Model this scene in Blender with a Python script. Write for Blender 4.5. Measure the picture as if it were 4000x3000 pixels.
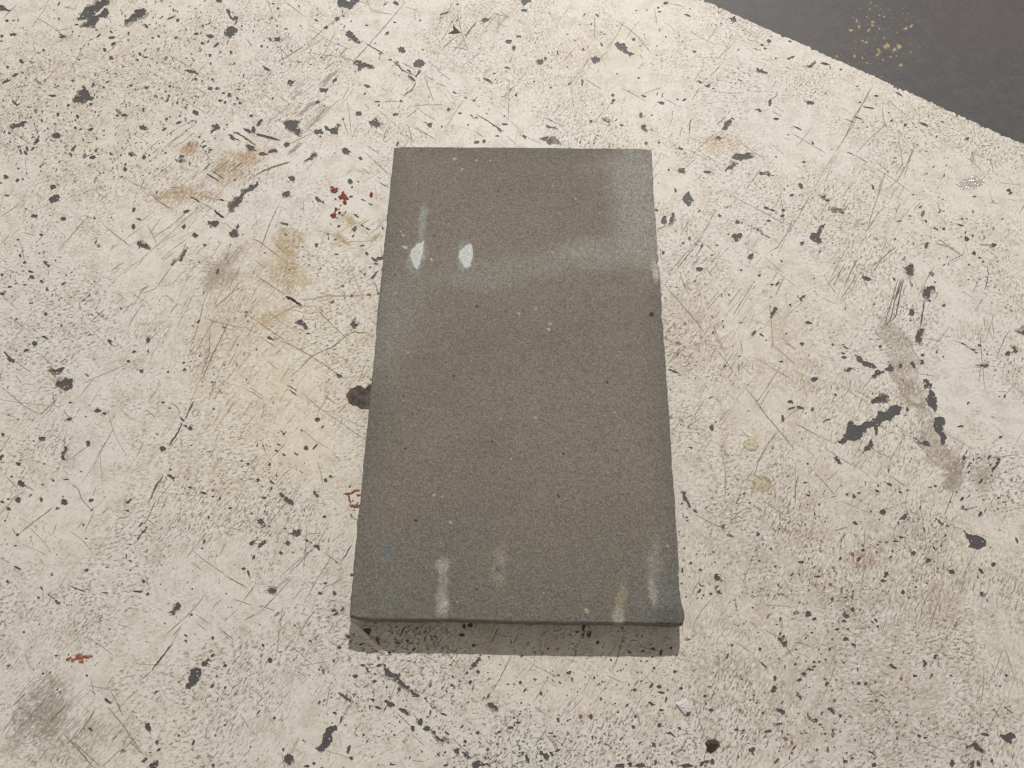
import bpy, math, random
import numpy as np
from mathutils import Vector, Matrix
from mathutils.geometry import delaunay_2d_cdt

for o in list(bpy.data.objects):
    bpy.data.objects.remove(o)
scene = bpy.context.scene
R = math.radians
rng = np.random.default_rng(7)

# ------------------------------------------------------------------ camera
F_PX, PITCH, ROLL = 3005.0, R(67.1), R(1.1)       # photo is 4000 x 3000
CAM_H, TILE_T = 0.498, 0.0185                     # camera height, tile thickness (m)
cam_d = bpy.data.cameras.new('camera')
cam = bpy.data.objects.new('camera', cam_d)
scene.collection.objects.link(cam)
cam_d.sensor_fit = 'HORIZONTAL'
cam_d.sensor_width = 36.0
cam_d.lens = 36.0 * F_PX / 4000.0
cam_d.clip_start, cam_d.clip_end = 0.01, 100.0
fw = Vector((0, math.cos(PITCH), -math.sin(PITCH)))
rt0, up0 = Vector((1, 0, 0)), Vector((0, math.sin(PITCH), math.cos(PITCH)))
# image-space u' = c u - s v, v' = s u + c v  (v down)
c_, s_ = math.cos(ROLL), math.sin(ROLL)
rt = rt0 * c_ - up0 * s_
dn = rt0 * (-s_) - up0 * c_
M = Matrix((rt, -dn, -fw)).transposed().to_4x4()
M.translation = (0, 0, CAM_H)
cam.matrix_world = M
scene.camera = cam

# ------------------------------------------------------------------ light: one lamp behind the tile, soft room light
world = bpy.data.worlds.new('World')
scene.world = world
world.use_nodes = True
bg = world.node_tree.nodes['Background']
bg.inputs['Color'].default_value = (1.0, 0.925, 0.83, 1)
bg.inputs['Strength'].default_value = 0.262
LAMP_DIR = Vector((0.13, 0.845, 1.0)).normalized()
LAMP_POS = Vector((0.02, 0.35, 0.0)) + LAMP_DIR * 2.8
ld = bpy.data.lights.new('ceiling_lamp', 'POINT')
ld.energy = 246.0
ld.color = (1.0, 0.955, 0.893)
ld.shadow_soft_size = 0.018
lamp = bpy.data.objects.new('ceiling_lamp', ld)
lamp.location = LAMP_POS
scene.collection.objects.link(lamp)
scene.view_settings.view_transform = 'Standard'
scene.view_settings.look = 'None'
scene.view_settings.exposure = 0.0
scene.view_settings.gamma = 1.0
scene.render.resolution_x, scene.render.resolution_y = 1024, 768

# ------------------------------------------------------------------ helpers
def ground(p, z=0.0):
    """photo pixels (4000 x 3000) -> points on the horizontal plane at height z"""
    p = np.atleast_2d(np.asarray(p, float))
    u, v = (p[:, 0] - 2000) / F_PX, (p[:, 1] - 1500) / F_PX
    d = (u[:, None] * np.array(rt) + v[:, None] * np.array(dn) + np.array(fw))
    k = (CAM_H - z) / -d[:, 2]
    return d[:, :2] * k[:, None]

def link(name, me, mat, parent=None, loc=None):
    o = bpy.data.objects.new(name, me)
    scene.collection.objects.link(o)
    for m in (mat if isinstance(mat, (list, tuple)) else [mat]):
        me.materials.append(m)
    if loc is not None:
        o.location = loc
    if parent:
        o.parent = parent
    return o

def tag(o, label, cat, group=None):
    o['label'] = label
    o['category'] = cat
    if group:
        o['group'] = group
    return o

def srgb(r, g, b):
    return tuple(((c / 255 + .055) / 1.055) ** 2.4 if c > 10 else c / 255 / 12.92 for c in (r, g, b)) + (1,)

class Nodes:
    """small node-tree builder"""
    def __init__(self, name):
        self.m = bpy.data.materials.new(name)
        self.m.use_nodes = True
        self.t = self.m.node_tree
        self.b = self.t.nodes['Principled BSDF']
        tc = self.t.nodes.new('ShaderNodeTexCoord')
        self.obj = tc.outputs['Object']
    def n(self, typ, **kw):
        nd = self.t.nodes.new(typ)
        for k, v in kw.items():
            setattr(nd, k, v)
        return nd
    def l(self, a, b):
        self.t.links.new(a, b)
    def put(self, sock, v):
        if isinstance(v, bpy.types.NodeSocket):
            self.l(v, sock)
        else:
            sock.default_value = v
    def mapping(self, vec, loc=(0, 0, 0), rot=(0, 0, 0), scale=(1, 1, 1), typ='POINT'):
        nd = self.n('ShaderNodeMapping', vector_type=typ)
        self.l(vec, nd.inputs['Vector'])
        if 'Location' in nd.inputs:
            nd.inputs['Location'].default_value = loc
        nd.inputs['Rotation'].default_value = rot
        nd.inputs['Scale'].default_value = scale
        return nd.outputs[0]
    def noise(self, vec, scale, detail=3, rough=.55, out='Fac', dist=0):
        nd = self.n('ShaderNodeTexNoise')
        self.l(vec, nd.inputs['Vector'])
        nd.inputs['Scale'].default_value = scale
        nd.inputs['Detail'].default_value = detail
        nd.inputs['Roughness'].default_value = rough
        nd.inputs['Distortion'].default_value = dist
        return nd.outputs[out]
    def streak(self, vec, ang, sx, sy, off, detail=3, rough=.6):
        """noise drawn out along one direction: sx, sy features per metre along and across"""
        v = self.mapping(vec, (off, off * .7, 0), (0, 0, R(ang)), (1 / sx, 1 / sy, 1), 'TEXTURE')
        return self.noise(v, 1.0, detail, rough)
    def ramp(self, v, a, b, lo=0.0, hi=1.0, smooth=True):
        nd = self.n('ShaderNodeMapRange', interpolation_type='SMOOTHSTEP' if smooth else 'LINEAR')
        self.put(nd.inputs['Value'], v)
        nd.inputs['From Min'].default_value, nd.inputs['From Max'].default_value = a, b
        nd.inputs['To Min'].default_value, nd.inputs['To Max'].default_value = lo, hi
        return nd.outputs[0]
    def math(self, op, a, b=0.0):
        nd = self.n('ShaderNodeMath', operation=op)
        self.put(nd.inputs[0], a)
        self.put(nd.inputs[1], b)
        return nd.outputs[0]
    def mix(self, fac, a, b, blend='MIX'):
        nd = self.n('ShaderNodeMix', data_type='RGBA', blend_type=blend)
        self.put(nd.inputs[0], fac)
        self.put(nd.inputs[6], a)
        self.put(nd.inputs[7], b)
        return nd.outputs[2]
    def warp(self, vec, scale, amount, detail=3):
        c = self.noise(vec, scale, detail, out='Color')
        s = self.n('ShaderNodeVectorMath', operation='SUBTRACT')
        self.l(c, s.inputs[0]); s.inputs[1].default_value = (.5, .5, .5)
        k = self.n('ShaderNodeVectorMath', operation='SCALE')
        self.l(s.outputs[0], k.inputs[0]); k.inputs['Scale'].default_value = amount
        a = self.n('ShaderNodeVectorMath', operation='ADD')
        self.l(vec, a.inputs[0]); self.l(k.outputs[0], a.inputs[1])
        return a.outputs[0]
    def spot(self, vec, x, y, rx, ry, rot=0.0, soft=.5):
        """soft elliptical patch mask"""
        v = self.mapping(vec, (x, y, 0), (0, 0, rot), (rx, ry, 1.0), 'TEXTURE')
        ln = self.n('ShaderNodeVectorMath', operation='LENGTH')
        self.l(v, ln.inputs[0])
        return self.ramp(ln.outputs['Value'], 1 + soft, 1 - soft)
    def bump(self, h, strength, dist):
        nd = self.n('ShaderNodeBump')
        nd.inputs['Strength'].default_value = strength
        nd.inputs['Distance'].default_value = dist
        self.l(h, nd.inputs['Height'])
        self.l(nd.outputs[0], self.b.inputs['Normal'])
        return nd.outputs[0]
    def done(self, color, rough=.6, spec=.3):
        self.put(self.b.inputs['Base Color'], color)
        self.put(self.b.inputs['Roughness'], rough)
        self.put(self.b.inputs['Specular IOR Level'], spec)
        return self.m

def px_spot(px, py, rx, ry, rot=0.0, z=0.0, org=(0, 0)):
    """ellipse given in photo pixels -> centre, radii and angle in metres on plane z"""
    q = ground([(px, py), (px + rx * math.cos(R(rot)), py + rx * math.sin(R(rot))),
                (px - ry * math.sin(R(rot)), py + ry * math.cos(R(rot)))], z) - np.array(org)
    a, b = q[1] - q[0], q[2] - q[0]
    return q[0][0], q[0][1], float(np.hypot(*a)), float(np.hypot(*b)), math.atan2(a[1], a[0])
# ------------------------------------------------------------------ marks in the white paint, read off the photograph
# one entry per photo window (x, y of its corner, 1000 photo pixels = 2212 units):
#   p: outlines of chips, e: small chips (cx, cy, rx, ry, angle), s: scratches (width, tone, x, y, x, y, ...)
K = 1000 / 2212
MARKS = {
(0, 0): dict(p=[
 (670,165,700,120,760,60,830,20,930,5,960,10,930,45,880,75,830,110,800,150,740,170,680,180),
 (705,215,760,180,830,135,880,100,920,70,940,110,910,155,860,150,835,190,825,235,760,225),
 (1075,170,1120,150,1160,105,1200,80,1270,85,1255,130,1190,160,1140,185,1080,205),
 (-20,40,40,55,95,85,60,95,-20,95),
 (640,885,640,850,680,820,690,785,730,775,770,800,815,845,760,870,740,890,690,880),
 (80,1090,130,1070,190,1040,215,1060,200,1090,100,1115), (445,1185,450,1160,490,1135,525,1165,520,1190,470,1195),
 (285,1250,300,1220,340,1205,330,1230), (1945,80,1990,110,2010,150,2080,140,2045,190,2040,215,2000,170),
 (1945,310,1955,260,2065,240,2040,290,1985,340), (1200,1085,1240,1080,1275,1115,1230,1120,1200,1100),
 (1830,1080,1905,1095,1880,1120,1830,1155,1820,1140,1850,1110), (1970,1155,2010,1165,2080,1215,2030,1215,1990,1185),
 (2130,1255,2190,1265,2215,1300,2190,1300,2140,1280), (1540,1395,1580,1365,1610,1400,1560,1410),
 (2100,1640,2170,1600,2235,1560,2240,1600,2190,1640,2130,1665,2105,1665), (430,1600,460,1590,490,1630,450,1645)],
 e=[(1820,315,35,18,10),(1695,292,26,12,0),(60,178,18,12,0),(120,178,10,7,0),(115,298,35,13,0),(15,313,15,12,0),(540,318,30,12,-15),
 (130,650,28,18,-20),(50,705,42,12,-20),(660,213,18,8,0),(500,990,14,18,0),(785,900,16,12,0),(1015,998,16,12,-20),(650,1105,14,16,-40),
 (780,1120,28,14,-25),(455,828,38,11,5),(1245,1360,16,20,0),(1080,1465,20,18,0),(1125,1335,22,14,30),(1050,1530,20,8,0),(800,1360,30,18,-20),
 (1545,1060,28,12,-15),(1420,1118,25,9,-30),(1130,738,18,10,0),(1655,620,55,14,15),(1815,765,20,16,0),(1875,765,18,12,-40),(1930,805,16,9,0),
 (1980,820,16,22,30),(1905,870,20,12,0),(1945,885,14,16,0),(1745,700,10,10,0),(1690,685,14,12,0),(1835,685,15,9,0),(2060,775,18,8,-15),
 (2075,890,14,14,0),(2050,850,8,20,-40),(1430,790,10,14,0),(1110,290,10,18,0),(1475,155,35,8,-20),(1535,175,14,14,0),(850,310,25,8,-40),
 (960,275,18,9,40),(1440,1025,18,7,-20),(150,1560,20,14,-25),(200,1550,10,10,0),(50,1530,22,20,0),(2170,1000,20,12,0),(1890,5,32,20,20),
 (1690,975,30,22,20),(905,430,18,16,0),(2140,1130,40,14,30),(2190,1120,20,30,0)],
 s=[(5,'m',470,270,600,245),(5,'m',470,380,640,290),(5,'m',1450,470,1690,610),(5,'m',1670,740,1800,830),(6,'m',70,1110,270,1250),
 (6,'t',0,440,130,395),(6,'m',850,975,890,950),(5,'m',1190,1400,1300,1270,1400,1200),(5,'m',1300,1560,1500,1400),(6,'m',1200,1659,1250,1540),
 (6,'m',1140,1580,1280,1640),(6,'m',1740,1250,1770,1310,1830,1400),(14,'d',2010,1130,2100,1180,2212,1260),(12,'d',1780,1500,1900,1570),
 (8,'d',1820,1470,1940,1550),(10,'m',1850,1490,1980,1380),(9,'d',1990,1480,2100,1400),(10,'d',1760,1470,1820,1410),(9,'m',2140,350,2180,400)]),
(1000, 0): dict(p=[
 (715,-15,890,-15,860,40,835,75,790,80,740,65,705,45),(745,265,790,270,840,295,890,345,910,375,880,375,830,345,770,300),
 (840,535,900,525,960,555,1010,580,1000,592,940,580,910,595,885,620,880,570),(1185,540,1220,545,1250,580,1300,620,1350,640,1290,620,1230,570),
 (1310,655,1335,655,1375,690,1380,700,1340,685),(1370,660,1390,645,1410,610,1430,605,1415,640,1390,665),
 (270,715,300,690,360,695,325,715,315,740,280,740),(545,770,580,762,625,765,605,805,585,790,555,795),
 (235,1060,270,1040,300,1035,330,1045,355,1040,380,1050,360,1070,360,1110,385,1135,375,1170,345,1165,310,1140,250,1110),
 (585,1095,620,1095,650,1110,700,1085,690,1072,720,1070,738,1085,710,1100,705,1130,720,1165,690,1160,640,1140,600,1125),
 (975,1055,1000,1045,1030,1015,1055,1050,1072,1095,1040,1095,1000,1085),(885,1355,910,1350,935,1385,905,1385),
 (415,1400,440,1375,470,1360,480,1325,510,1320,528,1350,490,1375,450,1390),(270,1530,300,1520,330,1530,335,1560,320,1570,290,1550),
 (1440,1050,1460,1050,1515,1105,1480,1085),(1955,680,1990,680,2030,690,2060,715,2020,715),(2040,1090,2080,1085,2110,1110,2130,1135,2090,1125),
 (1840,985,1870,1000,1920,1025,1880,1025),(2150,365,2190,345,2212,345,2205,375,2170,380),(1950,165,1985,155,2020,160,2005,185,1955,185),
 (1160,5,1190,15,1240,50,1210,45),(1090,45,1120,25,1145,20,1120,45)],
 e=[(1260,432,36,27,0),(1412,546,48,36,0),(538,1138,38,26,5),(888,982,28,20,-10),(1208,990,27,14,0),(773,1305,38,28,10),(1662,948,17,14,0),
 (700,163,20,20,0),(605,238,22,14,-10),(520,175,18,9,20),(755,140,12,8,0),(1133,287,24,13,-25),(958,220,14,8,10),(1200,195,14,7,20),(1440,430,10,7,0),
 (185,340,28,18,0),(50,400,14,12,0),(100,408,8,8,0),(370,535,14,7,0),(1715,800,20,8,30),(1815,845,14,6,30),(1070,465,14,8,20),(1160,518,16,9,0),
 (1320,612,20,9,25),(960,742,30,14,15),(940,810,12,10,-40),(1255,875,14,11,0),(1050,878,28,7,0),(755,1030,10,9,0),(680,695,28,14,-50),(530,885,24,14,-10),
 (815,1570,22,24,-45),(90,595,40,12,35),(30,1060,18,40,35),(100,1185,110,13,15),(265,1250,26,22,0),(145,1305,48,18,-8),(60,1330,40,14,0),(1630,115,45,8,-20),
 (1740,38,16,6,0),(2170,585,26,9,8),(1905,1230,25,14,-15),(1970,1222,17,16,0),(2060,635,14,9,0),(1765,980,18,9,0),(2085,1175,16,8,0),(1605,1093,9,9,0),
 (2150,1075,28,9,0),(190,75,12,14,0),(150,30,14,6,0)],
 s=[(6,'d',190,535,420,395),(6,'m',1300,10,1060,290,840,530),(5,'m',800,90,600,240,470,360),(4,'m',690,260,560,530),(9,'d',940,370,1110,470),(5,'m',950,420,830,540),
 (8,'m',1260,540,1380,605),(5,'m',1450,640,1500,780,1550,910),(6,'m',1570,610,1680,690),(9,'m',1460,650,1540,700),(8,'m',1560,715,1640,750),(6,'m',1340,915,1500,905,1640,908),
 (5,'m',1100,878,1250,875),(5,'m',1300,1020,1400,940),(6,'m',1350,1095,1470,1160,1570,1215),(5,'m',1310,1070,1360,1240),(9,'d',1905,985,2040,1070,2130,1140),
 (5,'m',2190,700,2180,1020),(6,'m',2115,830,2180,850),(5,'m',960,1260,1070,1330),(7,'m',920,1455,990,1505),(8,'d',1065,1575,1145,1620),(4,'t',1740,1095,1850,1120),
 (5,'m',100,1060,300,900),(6,'m',260,1260,480,1150),(5,'m',140,1170,60,1290),(18,'g',720,490,790,410),(34,'g',560,750,640,670,700,600),(34,'g',360,1010,440,930,540,870),
 (28,'g',270,1340,340,1280,400,1230),(10,'m',590,600,680,530),(14,'g',310,870,400,780),(16,'b',0,1510,150,1440,300,1400),(12,'d',1905,190,1860,240,1810,320),
 (5,'m',1910,190,2050,150),(6,'m',1700,450,1810,330),(6,'m',2050,115,2190,150),(14,'b',1380,710,1350,780,1270,830)]),
(2000, 0): dict(p=[
 (885,380,930,375,975,375,1000,410,990,430,1020,450,1065,455,1050,475,1015,492,970,460,940,440,900,405),(683,515,720,490,755,500,760,530,740,540,690,535),
 (210,530,225,515,265,515,268,545,225,553),(235,1200,275,1190,300,1180,310,1195,300,1205,385,1220,400,1250,340,1245,290,1220),
 (300,1105,320,1085,345,1098,383,1100,370,1115,330,1108),(65,1165,95,1165,125,1180,115,1205,95,1185),(60,-15,170,-15,130,30,95,50),
 (1120,1090,1160,1085,1150,1110,1172,1145,1140,1130),(775,1015,800,1020,865,1060,840,1060),(1865,150,1900,155,1935,165,1940,190,1905,195,1890,175),
 (2105,615,2140,605,2205,625,2200,640,2140,632),(2080,415,2105,415,2140,440,2110,435),(2115,940,2135,940,2170,960,2150,972,2120,955),
 (1810,1120,1850,1050,1885,1035,1893,1065,1850,1125),(1720,1200,1790,1175,1808,1190,1800,1210),(1430,1270,1450,1275,1480,1305,1455,1300),
 (1895,1355,1920,1325,1960,1330,1990,1335,2020,1318,2060,1325,2110,1358,2060,1370,2010,1378,1970,1392,1930,1380),
 (1845,1485,1870,1450,1900,1430,1915,1402,1955,1425,1920,1435,1890,1470),(1435,1470,1490,1455,1495,1490,1460,1490),(2130,1495,2170,1490,2230,1510,2230,1528,2150,1515)],
 e=[(1053,342,16,12,0),(1112,998,15,24,0),(873,822,16,14,0),(873,870,18,15,0),(865,895,12,7,0),(1138,833,20,10,15),(1288,888,34,14,10),(945,1083,20,9,10),(1330,27,20,14,0),
 (1262,68,12,10,0),(1577,447,16,10,0),(1622,708,24,10,25),(1690,747,22,9,15),(1740,765,12,6,0),(1688,1487,34,13,5),(1905,1025,18,8,30),(2160,390,14,10,0),(2185,420,13,9,0),
 (335,760,10,9,0),(325,118,10,7,0),(1070,92,10,6,0),(800,294,16,4,0),(190,705,10,8,0),(905,638,8,7,0),(1430,860,9,9,0),(1785,105,8,7,0),(1760,215,7,7,0),(1645,150,6,6,0),
 (290,505,14,12,0),(15,415,18,25,0),(1160,1240,14,16,0),(1270,1235,12,10,0),(710,1240,8,8,0),(840,1265,8,6,0),(1275,102,20,6,0),(105,90,30,12,0),(1520,135,30,8,20),(590,1230,7,16,10)],
 s=[(5,'m',440,135,485,75),(4,'m',380,435,490,460),(5,'m',270,1010,420,1080),(4,'m',1115,815,1310,750),(7,'d',1290,850,1305,800),(4,'m',1570,710,1660,560),(6,'m',1710,660,1800,570),
 (4,'t',1560,490,1880,510),(8,'d',1545,1030,1530,1170),(5,'m',1450,1180,1470,1090),(5,'m',1510,1100,1560,1020),(5,'m',690,1080,800,950),(7,'m',1760,1080,1850,1010),(7,'d',1950,680,1990,710),
 (5,'m',2160,1440,2010,1659),(3,'m',1670,980,1720,1030),(4,'t',2040,510,2212,560),(5,'m',1600,1360,1420,1520),(6,'m',1680,1340,1720,1390),(5,'m',1770,1140,1560,1330)]),
(3000, 0): dict(p=[(335,570,375,560,405,530,420,540,385,565,385,582,345,580),(165,515,195,495,230,480,225,500,185,520)],
 e=[(362,890,36,15,0),(935,828,18,10,10),(495,552,38,12,15),(1350,1075,38,12,20),(70,1028,25,12,10),(255,1107,38,7,25),(10,355,18,18,0),(190,358,16,9,20),(630,600,14,8,0),
 (68,505,10,8,0),(770,745,14,6,0),(1070,1043,14,10,-30),(1045,975,8,8,0),(870,930,55,7,8),(1135,815,38,8,30),(780,1020,45,6,20),(720,1050,28,5,20),(795,885,16,7,0),(175,1165,16,5,0),
 (310,1400,16,10,0),(285,1610,18,30,-40),(70,1355,9,9,0),(300,1535,9,7,0),(40,1518,16,5,0),(140,1635,10,8,0),(1100,1365,18,6,0),(1085,1398,14,5,0),(2080,1645,20,14,0),(1540,1430,12,6,-40),(1505,1050,14,5,0)],
 s=[(7,'m',910,725,830,880,750,1000,640,1240),(5,'m',880,770,800,930,740,1070,600,1290),(4,'m',600,1290,480,1480,380,1659),(6,'m',1270,1270,1210,1400,1120,1560,1000,1659),
 (5,'m',1250,1300,1180,1520),(5,'m',1020,1480,945,1659),(5,'m',940,1460,1060,1530,1230,1659),(8,'d',680,1315,740,1335),(9,'m',760,1350,860,1400),(8,'m',0,880,85,815),(5,'m',415,770,385,820),
 (4,'m',50,910,140,970),(5,'t',830,1545,900,1610),(3,'m',1040,890,1050,960)]),
(0, 750): dict(p=[
 (418,65,430,45,470,20,515,15,522,50,500,85,455,102,425,90),(1185,430,1220,425,1260,445,1290,480,1285,497,1240,480,1215,470,1205,490,1195,465),
 (1980,355,2010,330,2050,335,2060,365,2045,390,2010,395,1985,375),(2045,330,2040,300,2060,280,2068,300,2055,325),
 (1985,150,1980,115,2020,80,2060,50,2090,15,2120,-5,2132,5,2100,50,2070,100,2040,130,2010,175),(1790,255,1850,245,1895,255,1890,280,1840,300,1815,320,1800,285),
 (1475,640,1490,615,1530,590,1560,560,1590,510,1612,495,1615,515,1580,565,1580,590,1560,605,1530,600,1500,635),(915,1290,940,1272,970,1285,990,1340,950,1315),
 (270,1305,290,1285,325,1300,325,1325,300,1335),(355,1250,375,1240,410,1258,415,1275,375,1265),(430,1550,445,1530,490,1535,540,1515,570,1515,545,1540,520,1575,480,1580),
 (470,1665,490,1620,550,1605,625,1612,630,1640,612,1700,550,1710,510,1685),(1185,1545,1210,1535,1240,1550,1210,1568),(30,1385,50,1385,75,1410,110,1450,130,1440,130,1470,90,1470,60,1430)],
 e=[(545,232,28,20,10),(300,210,28,18,0),(355,372,18,12,0),(1152,300,20,24,0),(1155,155,14,24,15),(1200,235,24,9,15),(815,226,12,10,0),(1685,375,25,22,20),(1610,170,30,14,-8),
 (1770,460,14,12,0),(1280,1282,20,22,45),(1160,1380,20,12,-30),(1110,1462,16,13,0),(225,1372,24,14,-20),(395,1055,16,16,0),(795,1060,16,7,40),(275,735,24,16,25),(265,690,28,10,5),
 (85,820,20,10,0),(20,880,22,12,0),(410,848,16,9,0),(390,610,20,14,40),(420,640,14,12,0),(380,520,8,16,15),(340,530,9,10,0),(480,590,8,10,0),(270,960,24,7,-15),(1595,1535,16,13,0),
 (1590,1475,14,9,0),(1450,1555,10,12,0),(1650,1375,8,8,0),(60,30,20,9,0),(140,1100,9,12,30),(550,790,26,9,-20),(1880,690,12,30,20)],
 s=[(6,'m',0,220,180,95),(6,'m',860,80,950,0),(6,'m',770,200,660,320,600,400,490,510),(7,'m',900,290,1010,380,1130,470),(7,'d',700,950,780,885),(4,'m',1030,700,1200,600,1460,370,1690,150),
 (5,'m',1300,410,1480,290,1640,150),(5,'m',1270,280,1330,390,1360,470),(6,'m',1190,880,1280,815),(5,'m',1200,850,1290,810),(5,'m',1200,885,1340,840,1480,650),(6,'m',1000,870,1060,910),
 (4,'t',580,790,630,850,640,920),(5,'m',810,1000,860,1060,925,1110),(4,'m',1040,1010,1180,960),(5,'m',1100,1170,1240,950),(6,'m',1650,1330,1700,1200,1760,960),
 (9,'m',1990,1080,1940,1200,1870,1340,1780,1540,1740,1640),(5,'m',1870,1060,1760,1260,1660,1440),(6,'m',2040,1380,1970,1500),(7,'m',665,1400,700,1360),(8,'d',510,1485,570,1435),
 (10,'t',700,1659,1000,1530,1200,1440),(6,'m',140,1470,265,1560),(5,'m',130,1580,190,1650),(6,'m',2000,430,1940,600),(5,'m',1860,510,1920,420),(6,'b',1840,1010,1900,960,2040,840),
 (8,'b',1290,10,1400,100,1500,160),(6,'b',1735,90,1845,155),(12,'k',1640,35,1690,68,1735,88),(18,'k',1848,155,1885,195,1940,222),(16,'k',1890,68,1940,74)]),
(700, 750): dict(p=[
 (865,260,890,262,945,292,915,285,880,275),(1175,40,1210,55,1250,75,1265,100,1235,95,1215,80,1195,95,1180,70),(885,15,910,-5,955,-5,950,35,920,45,890,35),
 (1010,1110,1040,1105,1080,1120,1100,1150,1112,1180,1085,1185,1060,1150,1020,1140),(745,1245,780,1245,815,1270,815,1285,780,1275),(1355,1575,1380,1575,1410,1590,1395,1605,1365,1590),
 (1475,1140,1500,1105,1520,1090,1515,1130,1540,1150,1520,1180,1490,1160),(1605,525,1625,515,1640,540,1625,550),(1655,560,1675,560,1690,580,1750,560,1765,545,1760,580,1715,605,1690,600),
 (1655,750,1690,700,1750,655,1755,670,1700,720,1670,755)],
 e=[(1700,622,22,9,5),(1603,713,14,10,-30),(1577,743,16,7,0),(1650,650,14,6,-30),(1490,898,13,13,0),(1325,950,20,11,-40),(1500,320,12,7,0),(1528,205,28,9,35),(1632,320,24,8,25),
 (1580,290,16,7,30),(1187,460,16,18,0),(1065,475,10,9,0),(918,367,13,8,0),(1125,632,8,8,0),(952,670,9,8,0),(1200,728,7,7,0),(1580,465,22,8,-15),(1360,540,18,7,0),(1350,412,10,10,0),
 (1655,108,26,6,25),(1590,70,22,6,20),(1485,40,16,10,0),(1720,880,10,10,0),(1655,1620,10,7,0),(670,1365,8,14,0),(1285,365,12,9,0),(1290,405,9,9,0)],
 s=[(8,'m',865,100,780,280,730,420,700,500),(6,'b',610,400,680,420,800,510,890,580),(5,'m',650,590,750,660),(7,'m',690,735,800,815,920,890),(24,'k',920,900,985,935,1062,982),
 (6,'m',540,1030,700,1135,770,1185,960,1310),(6,'m',960,1310,1140,1420,1280,1510,1500,1659),(5,'m',560,1160,660,1225),(6,'m',690,1245,820,1330),
 (7,'b',1690,1250,1620,1215,1500,1210,1430,1250,1330,1340,1230,1380,1140,1420,1050,1520,960,1600),(5,'m',1340,850,1540,715),(3,'m',1430,500,1500,700,1610,970),(8,'m',1680,765,1700,810,1725,880),
 (5,'m',1625,1440,1545,1659),(6,'m',1450,1355,1505,1395),(14,'t',1030,930,1130,925,1300,895,1480,900,1640,890),(16,'t',1180,985,1000,988,880,1050,730,1130),(9,'t',1470,425,1560,430,1720,415)]),
(2500, 750): dict(p=[
 (365,70,385,30,415,-5,430,5,440,40,465,65,440,100,415,128,380,100),(245,280,255,240,280,175,297,215,290,250,265,280),(785,385,820,360,850,355,885,385,860,415,825,430),
 (955,305,980,310,1050,350,1120,400,1060,370,990,325),(1460,385,1490,350,1540,320,1590,280,1605,275,1590,310,1570,350,1550,390,1575,430,1545,452,1500,430,1465,410),
 (1545,22,1580,35,1600,60,1640,72,1600,75,1570,55),(1660,125,1700,135,1760,190,1710,170),(930,575,945,540,975,525,980,550,960,580),(1115,1090,1130,1040,1165,985,1185,1000,1165,1050,1145,1090),
 (1370,920,1400,895,1437,882,1430,905,1400,920,1410,945,1385,945),(1275,970,1305,960,1310,990,1295,990),
 (1840,1400,1870,1405,1920,1440,1925,1460,1990,1475,2050,1515,2030,1528,1980,1520,1930,1500,1890,1475,1870,1430),
 (2030,1560,2060,1535,2105,1540,2105,1565,2075,1580,2050,1580,2035,1615,2000,1605),(2110,1530,2145,1515,2165,1480,2190,1530,2185,1550,2140,1550),(1775,1535,1810,1515,1865,1530,1830,1535)],
 e=[(205,248,24,38,15),(515,670,30,22,0),(843,262,22,16,0),(880,268,8,8,0),(1237,158,14,14,0),(1230,208,22,12,-30),(1110,250,22,10,10),(1310,28,20,12,-20),(1090,140,26,12,15),
 (1145,158,30,9,15),(1015,128,10,5,0),(685,208,14,12,0),(535,465,12,18,20),(665,460,12,10,0),(372,442,12,11,0),(200,528,15,18,10),(622,545,14,8,0),(142,158,16,14,0),(1400,445,16,20,40),
 (1552,517,12,10,0),(1030,722,16,12,0),(1960,748,46,18,15),(875,675,12,9,0),(765,368,12,6,0),(1185,795,26,10,-50),(1140,800,18,8,0),(1455,1130,36,14,10),(1400,1315,20,18,0),
 (870,1130,24,5,0),(720,1160,8,8,0),(1050,1235,26,7,35),(1665,1320,14,10,50),(2075,1335,16,13,0),(1090,1282,10,5,0),(1220,1465,16,9,0),(860,1420,16,7,0),(290,1550,50,10,20),
 (345,1585,10,7,0),(1780,1345,35,7,25),(1505,1620,30,20,-5),(1755,1395,16,9,0),(1765,1430,22,12,0)],
 s=[(6,'m',1480,10,1380,190,1300,320,1230,410,1190,480,1120,510,1080,560),(4,'m',1340,180,1240,440,1180,560),(7,'m',540,370,490,450,300,690),(5,'m',660,140,540,370),(5,'m',520,390,240,710),
 (5,'m',510,560,460,630),(7,'m',200,790,350,960,480,1110,560,1220),(5,'m',360,770,440,860),(6,'m',580,670,630,740),(8,'m',990,770,800,1070),(4,'m',960,850,840,1060),
 (5,'m',1800,460,1700,640,1620,800),(10,'m',1890,570,1820,690,1770,810),(6,'m',1690,720,1620,810),(7,'m',2000,650,2120,550,2212,480),(5,'m',1860,640,1990,700),(4,'t',840,1060,1240,1200,1240,1290),
 (5,'m',340,1350,230,1500),(4,'m',380,1350,250,1480),(5,'t',300,1550,400,1545,480,1590,550,1640),(6,'m',670,1370,770,1500,810,1560),(7,'m',640,1150,650,1240),(5,'m',690,1120,640,1160),
 (8,'m',855,1480,850,1570),(5,'m',970,1470,970,1540),(4,'m',415,280,400,390),(4,'t',570,320,760,260),(8,'b',140,330,250,280),(5,'m',1510,1080,1480,1120)]),
(3000, 750): dict(p=[
 (1180,650,1215,630,1255,628,1255,690,1260,715,1220,725,1195,705),(1340,880,1345,840,1380,815,1440,815,1445,850,1400,875,1395,920,1360,920),
 (1275,1250,1285,1215,1310,1180,1340,1180,1340,1220,1330,1260,1335,1290,1310,1320,1280,1300),(1310,1495,1315,1450,1345,1450,1345,1490),(1235,1470,1265,1460,1278,1515,1250,1515),
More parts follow.
